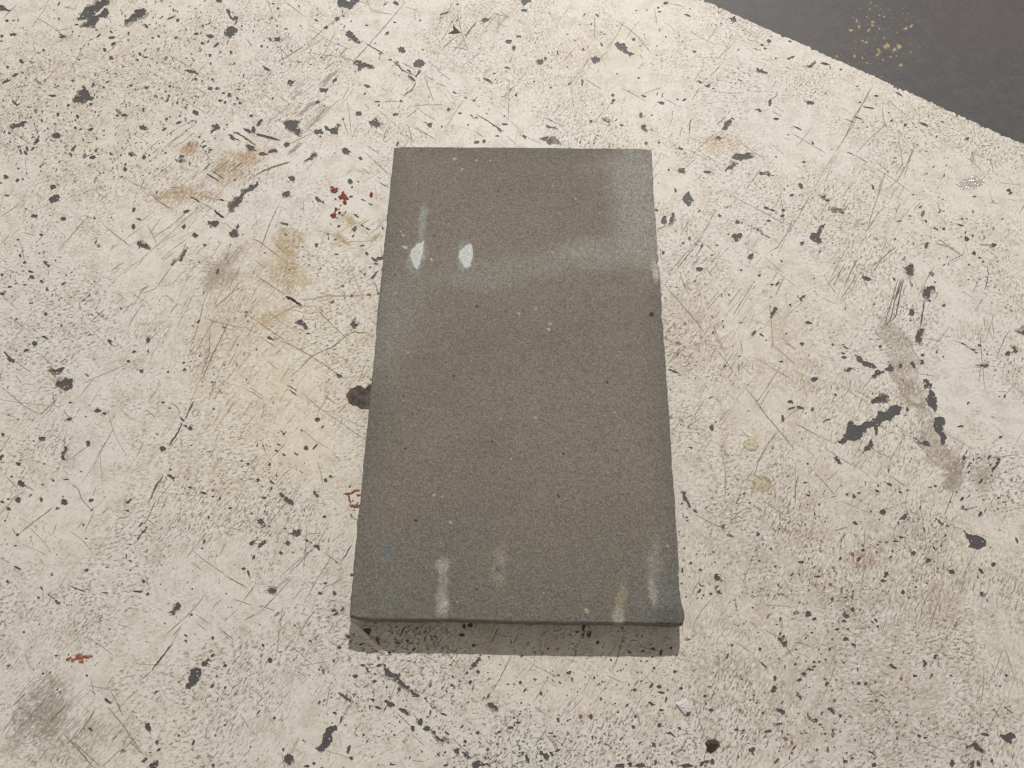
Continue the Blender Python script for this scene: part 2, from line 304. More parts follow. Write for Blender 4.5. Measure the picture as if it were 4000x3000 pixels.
 (1335,1620,1370,1610,1420,1655,1420,1690,1400,1705,1350,1700),(1410,310,1440,300,1500,340,1455,335),(2140,1190,2230,1190,2230,1245,2180,1225),(2050,1400,2070,1380,2095,1385,2090,1410,2055,1418),
 (2110,1345,2135,1335,2160,1375,2140,1390),(1785,1502,1850,1488,1910,1490,1900,1515,1850,1515)],
 e=[(1243,1040,26,28,0),(1145,1500,16,20,0),(1335,1410,16,14,0),(1458,1383,8,18,15),(1515,1425,9,9,0),(1715,405,22,22,0),(1705,350,9,18,0),(1370,463,15,30,25),(1520,320,18,12,0),
 (1665,288,32,9,10),(1720,232,8,8,0),(1860,603,12,10,0),(1520,980,15,13,0),(1780,530,22,14,30),(1830,570,20,8,25),(2095,10,20,12,-30),(1785,40,20,8,0),(1950,460,22,18,0),(1130,252,30,6,0),
 (1998,848,8,8,0),(1770,1362,20,9,10),(1690,1315,25,7,20),(1800,1390,14,7,0),(1830,1325,18,10,30),(1895,1400,8,8,0)],
 s=[(9,'m',1120,760,1080,900,1040,1020,1005,1190),(9,'d',1150,740,1110,880,1060,1100,1010,1180),(10,'d',1175,745,1140,880,1120,1000,1100,1090,1050,1120),(6,'m',1190,800,1160,900),(7,'m',1100,880,1060,960),
 (10,'d',1165,750,1100,930),(14,'d',1350,930,1335,1050,1320,1170),(9,'b',1220,730,1240,820),(8,'d',1895,640,1905,720,1875,850),(7,'m',900,650,1090,480),(4,'m',1960,1030,1880,1290),(7,'m',2090,1190,2040,1270,1970,1440),
 (5,'m',1860,920,1800,1000),(7,'m',1680,1310,1810,1390),(5,'m',1470,860,1445,930),(5,'m',1600,1280,1680,1310),(6,'m',1560,600,1690,540,1700,490),(7,'m',1440,440,1620,490),(4,'t',1790,540,1980,610),
 (4,'m',1840,1510,1820,1659),(6,'m',1200,1250,1240,1350,1320,1460),(20,'g',1830,450,1960,465)]),
(0, 1500): dict(p=[
 (810,235,830,215,850,210,880,232,850,248,820,245),(330,475,345,455,400,458,385,490,350,490),(510,590,545,580,555,540,578,540,570,580,555,620,570,640,560,665,535,660,530,615),
 (-10,600,35,625,20,650,15,700,-10,720),(745,500,775,495,780,515,760,545),(525,1040,530,1000,550,995,582,1035,555,1048),(470,1090,515,1070,510,1085),
 (1445,790,1470,780,1510,805,1505,830,1525,850,1495,848,1475,815),(1185,1350,1200,1310,1225,1270,1260,1240,1255,1275,1225,1300,1200,1345),(1090,1035,1125,990,1140,1000,1110,1035)],
 e=[(900,255,20,12,10),(610,160,16,10,0),(185,860,36,26,25),(160,693,20,16,0),(155,1000,26,28,0),(75,1080,20,16,30),(20,1020,20,12,20),(355,1000,14,20,0),(70,995,14,8,0),(790,1005,26,14,-20),
 (25,440,16,14,0),(290,493,12,7,0),(370,868,10,10,0),(460,835,16,10,30),(575,825,28,7,-5),(150,1303,16,12,0),(135,1398,14,9,0),(100,800,14,9,0),(1105,1095,14,10,0),(720,1220,10,14,30),(700,757,8,8,0),
 (150,1590,30,9,25),(745,1610,20,14,0),(925,1582,16,8,0),(1092,1490,8,24,0),(1125,1530,12,10,0),(180,653,10,7,0),(1575,308,26,10,40),(1645,385,20,18,0),(1605,365,16,9,25),(1408,558,28,22,-15),
 (1470,740,12,9,0),(1465,208,12,8,0),(1410,160,20,9,0),(1848,217,12,10,0),(1265,1238,12,9,0),(1495,1240,7,7,0),(1803,1155,10,16,0),(1335,465,8,8,0),(1640,893,22,8,15),(1760,943,32,12,20),
 (1838,972,14,7,0),(1900,990,10,22,0),(1990,1073,14,9,0),(1745,1420,12,9,0),(1218,1215,10,26,40),(2145,690,14,9,0),(1395,1565,10,6,0)],
 s=[(6,'m',0,20,100,95,190,180,345,265),(7,'m',350,265,400,220,490,125),(5,'m',400,265,500,120),(7,'m',545,230,640,340),(6,'m',600,655,750,545),(5,'m',990,360,940,460,870,570,820,650),
 (8,'m',600,850,680,910,700,990,750,1050,815,1110),(6,'m',0,925,40,900),(6,'m',90,1000,230,920),(9,'m',470,1050,380,1130,280,1200,160,1300),(5,'m',1245,495,1175,640),(6,'m',880,1120,945,1065),
 (14,'d',1675,150,1600,300),(15,'d',1575,340,1530,430,1480,500,1460,545),(8,'m',1470,155,1530,195,1555,260),(17,'b',1410,790,1340,900,1285,1025),(5,'m',1480,690,1400,920),(6,'m',1450,960,1400,1090),
 (9,'m',1340,1020,1265,1180),(6,'m',1265,220,1335,285),(4,'t',1870,590,1880,670,1840,760),(6,'m',1660,1435,1760,1520,1960,1659),(7,'m',1860,0,1800,140),(5,'m',1720,740,1690,810),(5,'m',1900,410,1860,500),
 (6,'m',850,1420,880,1380),(8,'m',0,1500,90,1550),(7,'m',340,1510,375,1545),(5,'m',830,890,800,970),(5,'m',1900,1480,1950,1370),(5,'m',300,560,330,490),(7,'m',100,1240,140,1300),(5,'t',440,780,500,740),
 (12,'g',200,870,290,915)]),
(700, 1500): dict(p=[
 (865,395,895,405,915,440,890,435),(860,940,885,935,930,975,990,1035,985,1055,940,1025,885,985),(1155,930,1175,928,1205,965,1195,985,1170,960),(655,1175,690,1175,745,1220,740,1238,700,1215),
 (935,1290,975,1290,1020,1260,1045,1255,1050,1290,1000,1312,970,1300),(600,1380,630,1360,660,1350,640,1395),(680,1410,700,1375,745,1352,762,1380,720,1400,690,1420),
 (910,1385,925,1355,960,1360,955,1385,930,1392),(628,1510,640,1480,662,1472,650,1515),(1085,1340,1130,1370,1170,1385,1220,1430,1205,1440,1175,1420,1160,1390,1095,1365),
 (1465,1125,1490,1125,1548,1180,1560,1200,1540,1205,1490,1155)],
 e=[(1195,308,25,18,-15),(1057,403,16,7,35),(862,525,22,9,25),(840,577,18,9,20),(905,612,18,9,35),(780,697,14,15,0),(1095,553,22,22,30),(1175,543,32,10,-50),(1010,605,22,8,30),(595,690,16,12,0),
 (840,790,7,20,20),(800,850,24,10,40),(795,905,10,16,20),(835,990,7,7,0),(915,1250,16,8,-20),(1255,1147,18,14,0),(735,985,22,10,0),(625,1120,12,10,0),(1265,835,16,20,0),(1310,800,16,14,0),
 (1475,885,9,14,20),(1515,1092,10,5,0),(557,1597,17,14,-25),(1357,1540,14,7,20),(1495,1650,20,14,0),(1240,370,16,9,-40),(1090,1440,10,8,0)],
 s=[(10,'d',930,10,1020,60),(10,'d',950,50,1020,100),(5,'m',1040,60,1200,200,1420,350,1615,490),(4,'m',1340,260,1610,385),(6,'m',1370,260,1440,180),(5,'m',1240,235,1300,240),
 (6,'m',1300,1190,1200,1380,930,1659),(5,'m',1170,1410,870,1659),(5,'m',1240,1450,1400,1565),(10,'d',1490,1390,1430,1490,1400,1530),(5,'m',1340,610,1400,660),(5,'t',1375,890,1480,890),
 (9,'d',780,820,820,870),(8,'d',1040,750,1070,775),(7,'m',720,965,750,990),(5,'m',1380,1405,1440,1450)]),
(2500, 1500): dict(p=[(355,930,375,930,400,980,430,1030,440,1065,415,1060,400,1025,370,1010),(455,1090,480,1085,505,1115,485,1115)],
 e=[(655,330,9,9,0),(420,372,8,8,0),(310,290,6,6,0),(355,350,7,9,0),(620,380,22,24,20),(405,1153,12,9,0),(440,550,14,8,20),(1235,300,14,35,-10),(1300,155,28,14,10),(1385,205,36,14,10),
 (1310,210,40,8,-15),(1490,220,14,20,0),(1620,310,28,7,-15),(900,950,12,10,0),(1850,970,16,20,-30),(1790,955,14,12,0),(1550,1040,14,10,0),(2100,1110,26,26,0),(1860,1205,26,14,30),
 (1450,690,14,9,30),(1020,1300,16,20,0),(1130,1425,12,10,0),(1395,1540,26,12,0),(1460,1510,8,16,0),(1730,1510,12,20,30),(440,1550,14,12,30),(520,1605,15,12,0),(490,1470,8,8,0),(660,1650,20,10,0),
 (2130,1640,20,20,0),(2145,750,8,20,0)],
 s=[(9,'m',900,20,1000,140,1080,260,1200,400,1340,580),(7,'m',1200,400,1110,510,1020,680,980,820),(5,'m',1180,410,1080,560,990,720),(5,'m',1075,735,1190,680),(5,'m',870,390,945,470),(9,'m',560,10,590,40),
 (5,'m',630,100,710,180),(7,'m',1330,340,1440,390,1560,460),(5,'m',1440,180,1360,320),(8,'m',1500,755,1590,850,1690,970),(10,'m',1640,985,1700,968),(5,'m',1710,755,1620,830),(4,'m',1740,870,1670,950),
 (9,'m',1375,790,1345,860,1340,1030),(3,'m',1340,660,1345,850),(6,'m',1310,985,1275,1090),(6,'m',910,840,980,740),(11,'d',860,980,830,1040),(4,'m',1100,1080,1040,1220),(6,'m',1210,1080,1210,1200,1240,1300),
 (14,'t',720,640,740,780,735,1000),(8,'t',1780,60,1900,110,1990,190),(8,'t',1850,50,2010,130)]),
(3000, 1500): dict(p=[
 (600,490,640,470,660,400,690,330,715,305,735,360,780,360,840,325,930,300,945,240,940,200,970,240,1020,240,1050,200,1110,180,1155,220,1145,260,1080,290,1010,320,970,345,955,410,935,455,920,420,925,360,870,380,820,430,800,480,730,490,680,500,650,520,610,510),
 (880,160,940,110,990,95,1030,110,1025,145,990,165,950,165,900,175),(805,605,830,550,870,500,890,470,912,500,895,550,860,575,830,610),(575,655,580,625,600,630,625,670,632,695,600,680),
 (1345,10,1360,-5,1420,0,1410,40,1360,45),(1360,130,1390,70,1435,70,1440,110,1465,150,1465,220,1440,255,1410,210,1380,170),
 (1430,350,1440,300,1480,280,1530,310,1530,345,1505,370,1520,420,1545,460,1530,515,1495,510,1490,460,1445,410),(1290,490,1330,500,1390,500,1412,540,1370,535,1310,515),(1250,465,1275,460,1285,480),
 (1935,765,1940,720,1965,690,2000,630,2012,645,1990,700,1960,740),(2020,1030,2025,1000,2070,1020,2065,1050),(1670,1080,1690,1050,1705,1075,1740,1085,1710,1095),
 (1120,1220,1130,1175,1170,1130,1205,1095,1203,1150,1180,1180),(1440,1160,1480,1170,1520,1200,1515,1225,1485,1210),
 (1680,1275,1700,1265,1740,1300,1800,1305,1850,1325,1890,1370,1885,1400,1830,1430,1770,1420,1740,1370,1710,1320)],
 e=[(1205,220,16,20,0),(1692,640,18,24,0),(1715,590,6,20,15),(1910,635,10,24,30),(1835,1125,14,28,15),(1575,1020,10,8,0),(1945,1560,22,20,0),(1385,1527,24,18,0),(1050,868,30,12,30),(1140,935,16,10,20),
 (1205,918,16,9,-30),(1010,848,9,9,0),(1105,912,8,8,0),(1150,1325,18,12,20),(1105,1360,28,8,0),(1255,1465,22,20,0),(1075,1445,12,12,0),(1590,1625,26,24,0),(1840,1615,14,32,-40),(1445,883,16,10,0),
 (1840,840,30,12,-50),(2045,105,9,16,0),(1998,108,9,8,0),(1665,365,28,9,-10),(2010,460,18,12,0),(950,1390,12,10,0)],
 s=[(6,'m',1190,430,1110,560,1040,690),(4,'m',1160,470,1110,690),(5,'m',1180,620,1170,690),(7,'m',1610,900,1570,1020,1520,1150),(5,'m',1695,660,1660,780),(9,'m',1730,1080,1820,1055),(4,'m',1490,1220,1465,1320),
 (5,'m',1590,1210,1530,1260),(5,'m',1990,470,1920,530),(12,'g',2000,600,1890,740,1820,830),(7,'m',570,1270,690,1235),(5,'m',680,1290,615,1370)]),
(0, 2250): dict(p=[
 (470,210,490,205,525,225,545,260,510,245,475,230),(1500,285,1520,240,1535,230,1565,250,1560,275,1530,295,1510,335,1490,335,1485,315,1455,310,1490,300),
 (1605,935,1640,925,1625,890,1645,860,1660,800,1700,788,1725,795,1745,830,1730,870,1725,905,1700,925,1680,950,1640,985,1610,980),(1740,780,1760,735,1800,705,1820,730,1790,740,1815,765,1780,780),
 (1240,1270,1290,1270,1305,1320,1300,1345,1270,1340,1250,1305),(885,1045,910,1055,965,1105,925,1095),(1220,1600,1250,1570,1278,1575,1260,1600,1225,1610),(1285,1670,1310,1620,1355,1590,1370,1605,1350,1650,1335,1670)],
 e=[(1838,688,20,13,-30),(1945,775,20,14,-20),(1835,950,24,14,-50),(1945,965,10,14,20),(1873,865,9,12,30),(1653,335,14,10,0),(1355,1440,14,24,0),(1370,1502,22,12,-35),(1298,1527,12,8,0),(1840,1637,16,12,0),
 (332,190,14,14,0),(1195,135,45,10,3),(905,145,28,7,5),(1275,158,18,12,-40),(1240,48,14,16,20),(372,842,12,10,0),(205,485,12,9,0),(68,775,14,9,0),(750,862,9,14,-30),(780,1325,14,22,-30),(1345,1005,9,24,35),
 (1545,1380,10,14,20),(1670,1440,12,32,20),(1840,535,14,16,0),(1958,155,9,8,0),(1660,112,9,9,0),(1605,515,20,9,30),(1605,560,16,10,40),(65,50,20,12,50),(355,105,8,20,-30),(420,165,12,8,0),(1178,1222,10,8,0),
 (1320,1218,8,10,0),(2165,1480,8,12,0)],
 s=[(10,'d',600,85,690,120,750,145),(7,'d',420,165,480,205),(4,'m',365,60,375,240),(14,'d',1490,580,1400,700,1310,815),(6,'m',1310,820,1195,920),(5,'m',1040,890,1180,850),(6,'m',1800,125,1720,230,1640,320,1410,530),
 (5,'m',1690,330,1815,420),(8,'m',1890,450,2015,550),(6,'m',1945,520,1990,550),(8,'m',1220,15,1290,75),(9,'m',1950,0,2060,60,2140,105),(8,'m',2200,80,2110,210),(16,'g',930,1130,1050,1270,1130,1390,1210,1520,1290,1560),
 (7,'m',950,990,1020,1110,1060,1210),(12,'m',545,1360,640,1460,730,1560,810,1659),(7,'m',600,1400,750,1540,870,1650),(7,'m',1780,600,1740,640),(5,'m',1840,980,1945,1080),(9,'d',1890,1040,1870,1100),
 (6,'m',1780,1050,1770,1110),(5,'m',2060,280,1920,410),(7,'m',2212,330,2110,380),(6,'m',830,1130,770,1230),(7,'m',820,1170,640,1420),(8,'g',480,950,270,1200,60,1440),(6,'m',700,1300,600,1440),(7,'m',1120,1430,1180,1490),
 (7,'m',770,980,830,1025),(6,'m',870,1659,1040,1500),(7,'t',1150,760,1420,770),(6,'t',1680,700,1800,680),(5,'m',2070,1180,2160,1330),(4,'m',1040,30,990,160),(6,'m',420,1480,330,1600),(6,'m',560,1130,420,1280),
 (7,'m',600,1080,360,1330),(8,'g',430,1050,180,1290),(6,'m',380,1080,240,1230)]),
(1000, 2250): dict(p=[
 (95,125,110,105,140,100,178,120,165,150,120,152),(505,1495,545,1470,570,1430,575,1370,600,1320,640,1295,700,1295,705,1335,680,1335,655,1360,658,1410,630,1470,600,1490,560,1530,535,1510),
 (240,1600,240,1560,280,1538,310,1550,330,1600,300,1632,265,1630),(1110,830,1130,800,1170,830,1225,850,1240,890,1290,930,1330,975,1290,975,1250,950,1220,920,1190,910,1180,870),(1095,765,1110,760,1125,785,1110,785),
 (1335,985,1360,985,1415,1030,1410,1045,1370,1030),(1445,1060,1475,1052,1515,1110,1490,1100),(1100,1085,1120,1065,1170,1085,1200,1110,1195,1135,1160,1140,1130,1110),
 (1225,1140,1260,1145,1320,1185,1310,1205,1280,1195,1250,1170),(1395,1270,1410,1240,1435,1235,1440,1275,1420,1300),(1435,1320,1460,1300,1500,1300,1505,1330,1470,1340),
 (1515,1340,1540,1335,1560,1380,1600,1410,1630,1380,1635,1410,1600,1440,1550,1400),(1715,1510,1740,1490,1758,1500,1750,1545,1725,1535),(1775,1520,1800,1520,1830,1550,1868,1560,1820,1580,1800,1560),
 (1870,1645,1890,1600,1940,1600,2025,1630,2010,1645,1950,1640,1900,1665),(2005,1100,2050,1095,2085,1130,2090,1160,2060,1165,2020,1140),(2000,1080,1995,1040,2015,1015,2028,1020,2010,1050),
 (705,1000,730,1010,790,1045,828,1085,805,1090,760,1055),(945,785,960,790,1025,865,1015,875,980,840),(1855,775,1890,745,1930,705,1910,760,1885,800),(925,470,990,455,985,500,950,505),(1030,515,1050,530,1075,590,1055,590,1040,560)],
 e=[(858,867,22,18,0),(922,772,18,13,0),(1060,775,28,14,-20),(555,150,18,14,10),(600,62,16,12,0),(795,525,18,16,0),(718,620,20,14,30),(160,1228,15,14,0),(62,600,12,14,0),(210,657,16,6,0),(22,1175,28,7,-50),
 (680,150,16,18,0),(745,290,18,10,-45),(670,300,22,12,0),(1055,1140,28,16,20),(1355,1320,18,24,0),(1650,1360,26,10,30),(1545,1140,16,8,0),(825,1575,16,18,0),(800,1500,16,45,20),(735,1240,8,36,12),(545,1095,10,18,35),
 (235,1500,12,18,0),(1920,1355,14,20,20),(1920,830,16,18,-30),(1130,960,10,14,0),(1620,1195,35,9,20),(440,1645,24,12,0),(500,1620,14,14,0),(1195,1372,12,9,0),(1005,1068,20,9,20),(1240,985,16,16,0),(680,255,8,8,0),
 (1660,1440,14,12,0),(1180,1630,28,8,0),(1393,452,16,10,-20),(1308,560,14,14,0),(1365,397,32,7,0),(1235,580,8,14,-40),(908,590,22,10,-30),(1780,510,26,16,25),(1850,425,26,20,0),(1880,600,20,14,-30),(1800,430,14,20,0),
 (1085,655,30,12,10),(1150,665,14,16,0)],
 s=[(13,'d',1290,430,1260,490,1240,525),(7,'d',2095,445,2035,575),(6,'m',330,0,180,160,40,310),(5,'m',300,0,160,110),(5,'m',235,240,205,480,175,690),(6,'m',2212,680,2110,880,2030,1020),(5,'m',640,940,605,1140),
 (4,'m',300,790,640,735),(5,'m',350,820,420,865),(4,'m',440,870,400,940),(4,'t',280,680,560,870),(5,'m',770,10,680,60,560,110),(8,'m',1640,820,1600,940),(9,'m',1590,790,1660,800),(6,'m',1215,1180,1350,1310),(8,'m',1550,1290,1600,1320)]),
(2000, 2250): dict(p=[
 (600,440,625,415,640,420,625,450,630,475,610,470),(645,505,680,485,692,490,680,515,670,535,655,525),(1745,10,1790,0,1820,40,1800,55),(1755,95,1790,85,1815,155,1780,160),
 (205,1475,225,1470,260,1500,270,1530,300,1525,325,1560,320,1590,295,1590,270,1560,235,1540),(2045,1490,2080,1480,2100,1510,2085,1525,2100,1550,2070,1545)],
 e=[(740,575,14,18,30),(560,483,18,10,0),(375,415,18,9,0),(665,440,5,14,0),(505,512,7,10,0),(1130,648,16,9,15),(1220,630,16,14,0),(955,452,10,10,0),(1375,620,12,14,0),(390,628,7,7,0),(1718,153,16,10,0),
 (1465,68,12,9,0),(1902,600,12,14,30),(1860,695,9,30,25),(1405,828,18,17,0),(1272,958,22,16,0),(1460,972,18,14,0),(402,858,12,10,-30),(70,922,14,14,0),(1060,985,18,14,0),(1205,950,14,26,40),(940,815,9,9,0),
 (1065,1215,12,14,0),(1275,1290,18,20,0),(1448,1320,18,14,0),(1385,1370,40,9,45),(1360,1360,20,10,0),(1720,1160,20,14,0),(1050,1305,16,14,0),(335,1360,20,9,10),(68,1195,12,8,0),(2175,770,9,36,-40),
 (1665,1040,14,16,20),(1330,1070,9,30,10),(1675,1105,8,14,0),(1105,1445,9,14,20),(430,1280,8,8,0),(1695,960,8,8,0),(2000,1335,14,10,0),(1290,1160,24,10,0),(710,880,10,14,0),(1940,1330,20,12,0),(1380,1610,14,18,0),
 (2090,1030,10,8,0),(1010,940,6,14,0),(930,1640,45,20,0),(1020,1630,20,20,0),(1110,1640,50,16,0),(1240,1610,14,24,0),(1510,1640,50,20,0),(1680,1605,30,14,0),(1730,1605,18,26,0)],
 s=[(11,'d',1610,55,1630,85,1670,88),(5,'m',1605,120,1590,180),(7,'m',2130,730,2180,780,2212,810),(6,'m',1180,900,1230,940),(7,'m',235,1065,260,1105),(7,'m',195,1130,280,1190),(7,'m',310,1375,370,1470,410,1530),
 (5,'m',330,1370,400,1500),(5,'m',300,1310,245,1420),(6,'m',610,1050,560,1110,500,1180),(7,'m',520,1480,450,1600),(5,'m',560,1430,510,1500),(8,'m',10,1630,140,1590),(6,'m',60,490,10,600),(6,'m',1520,1400,1570,1420)]),
(3000, 2250): dict(p=[
 (85,540,110,535,130,565,165,560,165,590,140,610,120,580),(650,350,690,330,705,345,680,370),(710,290,745,280,750,305,725,315),(340,815,355,790,385,795,395,820,365,830),(245,1000,260,1005,295,1050,280,1062,255,1035),
 (20,995,35,960,70,975,70,1005,40,1015),(60,1150,90,1140,150,1170,145,1195,100,1180),(60,1300,80,1270,130,1275,100,1290),(515,1135,545,1130,570,1155,580,1200,550,1180,520,1160),
 (335,1180,350,1210,380,1240,430,1255,420,1270,370,1250,340,1215),(1045,765,1070,760,1108,790,1090,808,1055,785),(1335,735,1365,730,1372,770,1350,795,1340,765),(1830,140,1860,130,1885,160,1850,185),
 (2005,1350,2060,1360,2100,1350,2130,1370,2155,1400,2110,1400,2115,1440,2090,1460,2050,1430,2020,1400),(1705,1475,1755,1455,1790,1420,1800,1445,1830,1480,1860,1530,1810,1510,1770,1475,1720,1510),(1735,1680,1760,1605,1780,1600,1775,1680)],
 e=[(310,847,24,18,20),(270,900,26,12,-20),(445,742,14,9,-30),(400,785,20,9,-20),(1415,855,12,18,0),(1445,700,14,22,30),(1270,862,20,12,0),(775,810,8,18,0),(785,928,18,14,0),(845,930,15,15,0),(532,633,12,16,0),
 (555,545,9,12,0),(400,372,20,16,0),(675,545,24,16,0),(1165,140,18,20,0),(2060,862,14,14,0),(2005,953,9,12,0),(60,885,16,24,0),(600,462,20,12,0),(655,390,18,14,0),(380,490,12,9,0),(740,595,24,12,30),
 (915,1635,24,18,0),(1305,1385,18,14,0),(1360,1398,18,10,0),(890,1525,24,8,15),(175,1370,12,12,0),(560,1335,12,16,0),(625,1210,14,16,0),(1105,1265,16,10,0),(1880,1370,40,14,15),(625,1345,10,10,0),(450,1285,16,10,0),
 (345,330,28,26,0),(995,40,24,14,0),(1010,5,16,12,0),(1245,985,6,6,0),(635,972,10,9,0),(655,750,12,9,0),(1590,1620,24,30,0),(1820,1625,16,30,-20),(1935,1600,14,18,0),(2060,1640,10,10,0)],
 s=[(6,'m',125,380,110,540),(7,'m',1780,50,1770,140),(5,'m',2140,10,2130,140),(8,'b',160,620,215,690),(9,'d',960,1020,1030,1060),(10,'d',2035,1130,2080,1160,2118,1190),(6,'m',1550,500,1530,570),(6,'m',1420,220,1390,330),
 (5,'m',1880,560,1870,640),(9,'d',1430,730,1400,790),(6,'m',1060,1310,1110,1260),(6,'m',290,985,340,930),(8,'m',665,35,730,60),(4,'m',1100,530,1105,620),(5,'t',1640,370,1600,480)]),
}
# dense specks: centre, radii in photo pixels, weight
SPECKS = [(450,330,470,340,1.2),(330,560,300,170,.8),(130,1060,150,110,.9),(1180,130,200,120,.5),(850,110,150,120,.6),(2300,300,500,230,.12),(2740,1250,160,220,.4),
 (3330,2120,380,230,.8),(3150,2400,280,190,1.1),(3840,1880,110,130,.9),(1530,2680,300,210,1.0),(1750,2900,350,120,.9),(2250,2700,420,260,.7),(2250,2960,500,90,1.2),(3250,2820,330,180,1.0),
 (3600,2560,250,150,.5),(2700,2150,150,200,.5),(3700,950,250,200,.3),(880,1330,150,200,.35),(3350,1600,250,150,.2),(2000,1500,2300,1700,.09)]
# soft discolourations, with light falloff towards the lower right painted in as large greys: x, y, rx, ry, angle, r, g, b, strength, softness
STAINS_FALLOFF = [(3500,2450,620,480,0,176,168,156,.27,.9),(2750,2350,300,500,0,184,174,160,.2,.9),(3000,1500,400,500,0,190,180,166,.25,.9),(742,578,38,30,0,168,128,86,.55,.6),(905,655,95,55,-25,160,128,84,.6,.7),(690,765,95,38,-20,165,138,98,.6,.7),(1010,610,60,30,-30,178,150,112,.5,.7),(815,760,60,25,0,170,135,92,.5,.6),
 (1130,945,60,48,30,168,146,96,.6,.6),(1145,1075,70,45,0,170,148,102,.6,.6),(1100,1010,60,40,40,175,152,108,.45,.7),(1070,1240,75,24,-30,180,156,112,.55,.6),(1330,940,32,26,0,172,148,100,.55,.6),(1370,860,50,26,20,166,146,92,.6,.6),(1470,930,20,12,30,150,120,80,.55,.6),
 (860,1090,60,60,0,140,130,116,.38,.7),(950,1180,170,260,20,190,176,156,.4,.8),(180,2780,120,85,-40,112,104,98,.45,.8),(130,2850,110,60,-40,125,116,106,.38,.8),(330,2900,130,60,-40,150,138,122,.35,.8),
 (3490,1310,46,60,-20,156,146,136,.42,.35),(3520,1390,46,70,-20,154,144,134,.48,.35),(3553,1475,42,70,-20,152,142,132,.5,.35),(3585,1555,40,70,-20,146,136,126,.52,.35),(3615,1630,38,60,-20,138,128,118,.56,.4),
 (3655,1730,42,70,-25,150,140,128,.5,.45),(3690,1800,46,60,-30,144,134,122,.52,.45),(3728,1868,46,40,-30,132,122,112,.6,.5),(845,1080,55,70,20,134,128,120,.3,.8),(900,1000,60,30,-40,140,130,115,.4,.6),
 (3840,1860,60,70,20,150,142,130,.4,.7),(2820,560,70,40,15,205,178,148,.45,.7),(2290,250,220,140,0,200,190,174,.35,.8),(2700,1290,90,140,15,172,150,134,.35,.8),(3360,2200,60,40,0,196,140,120,.3,.8),
 (3300,2150,420,260,0,170,160,147,.24,.9),(3350,2760,380,230,0,168,160,148,.26,.9),(430,330,420,300,0,190,180,166,.28,.9),(1150,1600,420,500,0,222,204,160,.2,.9),(1750,2500,500,60,0,198,184,160,.2,.9),
 (1235,460,70,20,-48,150,146,142,.45,.8),(1180,330,60,14,-40,160,155,150,.4,.8),(3090,1360,60,200,0,180,168,150,.25,.9),(1900,90,200,60,0,184,176,160,.3,.9),(2170,2560,300,150,0,205,190,166,.2,.9),(3700,2350,80,120,15,178,164,148,.2,.8),(2830,1700,14,140,-2,176,164,148,.45,.7)]
# bundles of parallel hair scratches: centre, radii, direction, count
BUNDLES = [(900,1350,170,330,-62,150),(700,1900,280,300,-60,70),(2830,1130,220,260,-55,110),(3300,1000,220,200,-60,60),(170,2800,150,130,-44,110),(620,1000,220,150,-42,60),(1180,330,160,200,-46,50),
 (1180,2350,200,260,-55,70),(350,2900,220,130,-52,40),(2000,260,350,180,-50,40),(3400,700,300,200,-60,50),(1100,1500,250,200,-58,60),(3700,1900,120,150,-55,50),(2750,1600,130,300,-60,70),(400,1400,300,300,-48,60),
 (3250,2350,300,250,-70,70),(3700,2350,150,150,-75,40),(2400,2700,350,200,-62,60),(700,640,140,90,-40,40),(1400,950,90,120,-38,25)]
# ------------------------------------------------------------------ materials
def mat_floor():
    a = Nodes('grey_floor_coating')
    big = a.noise(a.obj, 6, 4)
    mid = a.noise(a.warp(a.obj, 60, .01), 70, 5, .65)
    fine = a.noise(a.obj, 900, 2)
    col = a.mix(a.ramp(big, .35, .65), (.109, .107, .117, 1), (.122, .114, .120, 1))
    col = a.mix(a.ramp(mid, .40, .68, 0, .6), col, (.145, .14, .135, 1))
    pale = a.streak(a.obj, 60, 25, 240, .2, 4, .6)
    col = a.mix(a.ramp(pale, .62, .78, 0, .3), col, (.19, .18, .17, 1))
    col = a.mix(a.ramp(fine, .42, .72, 0, .5), col, (.058, .056, .058, 1))
    col = a.mix(a.ramp(a.noise(a.obj, 420, 3, .7), .55, .75, 0, .5), col, (.175, .168, .165, 1))
    q = px_spot(3850, 90, 220, 130)
    col = a.mix(a.math('MULTIPLY', a.spot(a.warp(a.obj, 25, .03), *q, .8), .16), col, (.15, .10, .095, 1))
    a.bump(a.math('ADD', a.math('MULTIPLY', fine, .6), mid), .25, .0006)
    return a.done(col, .55, .33)

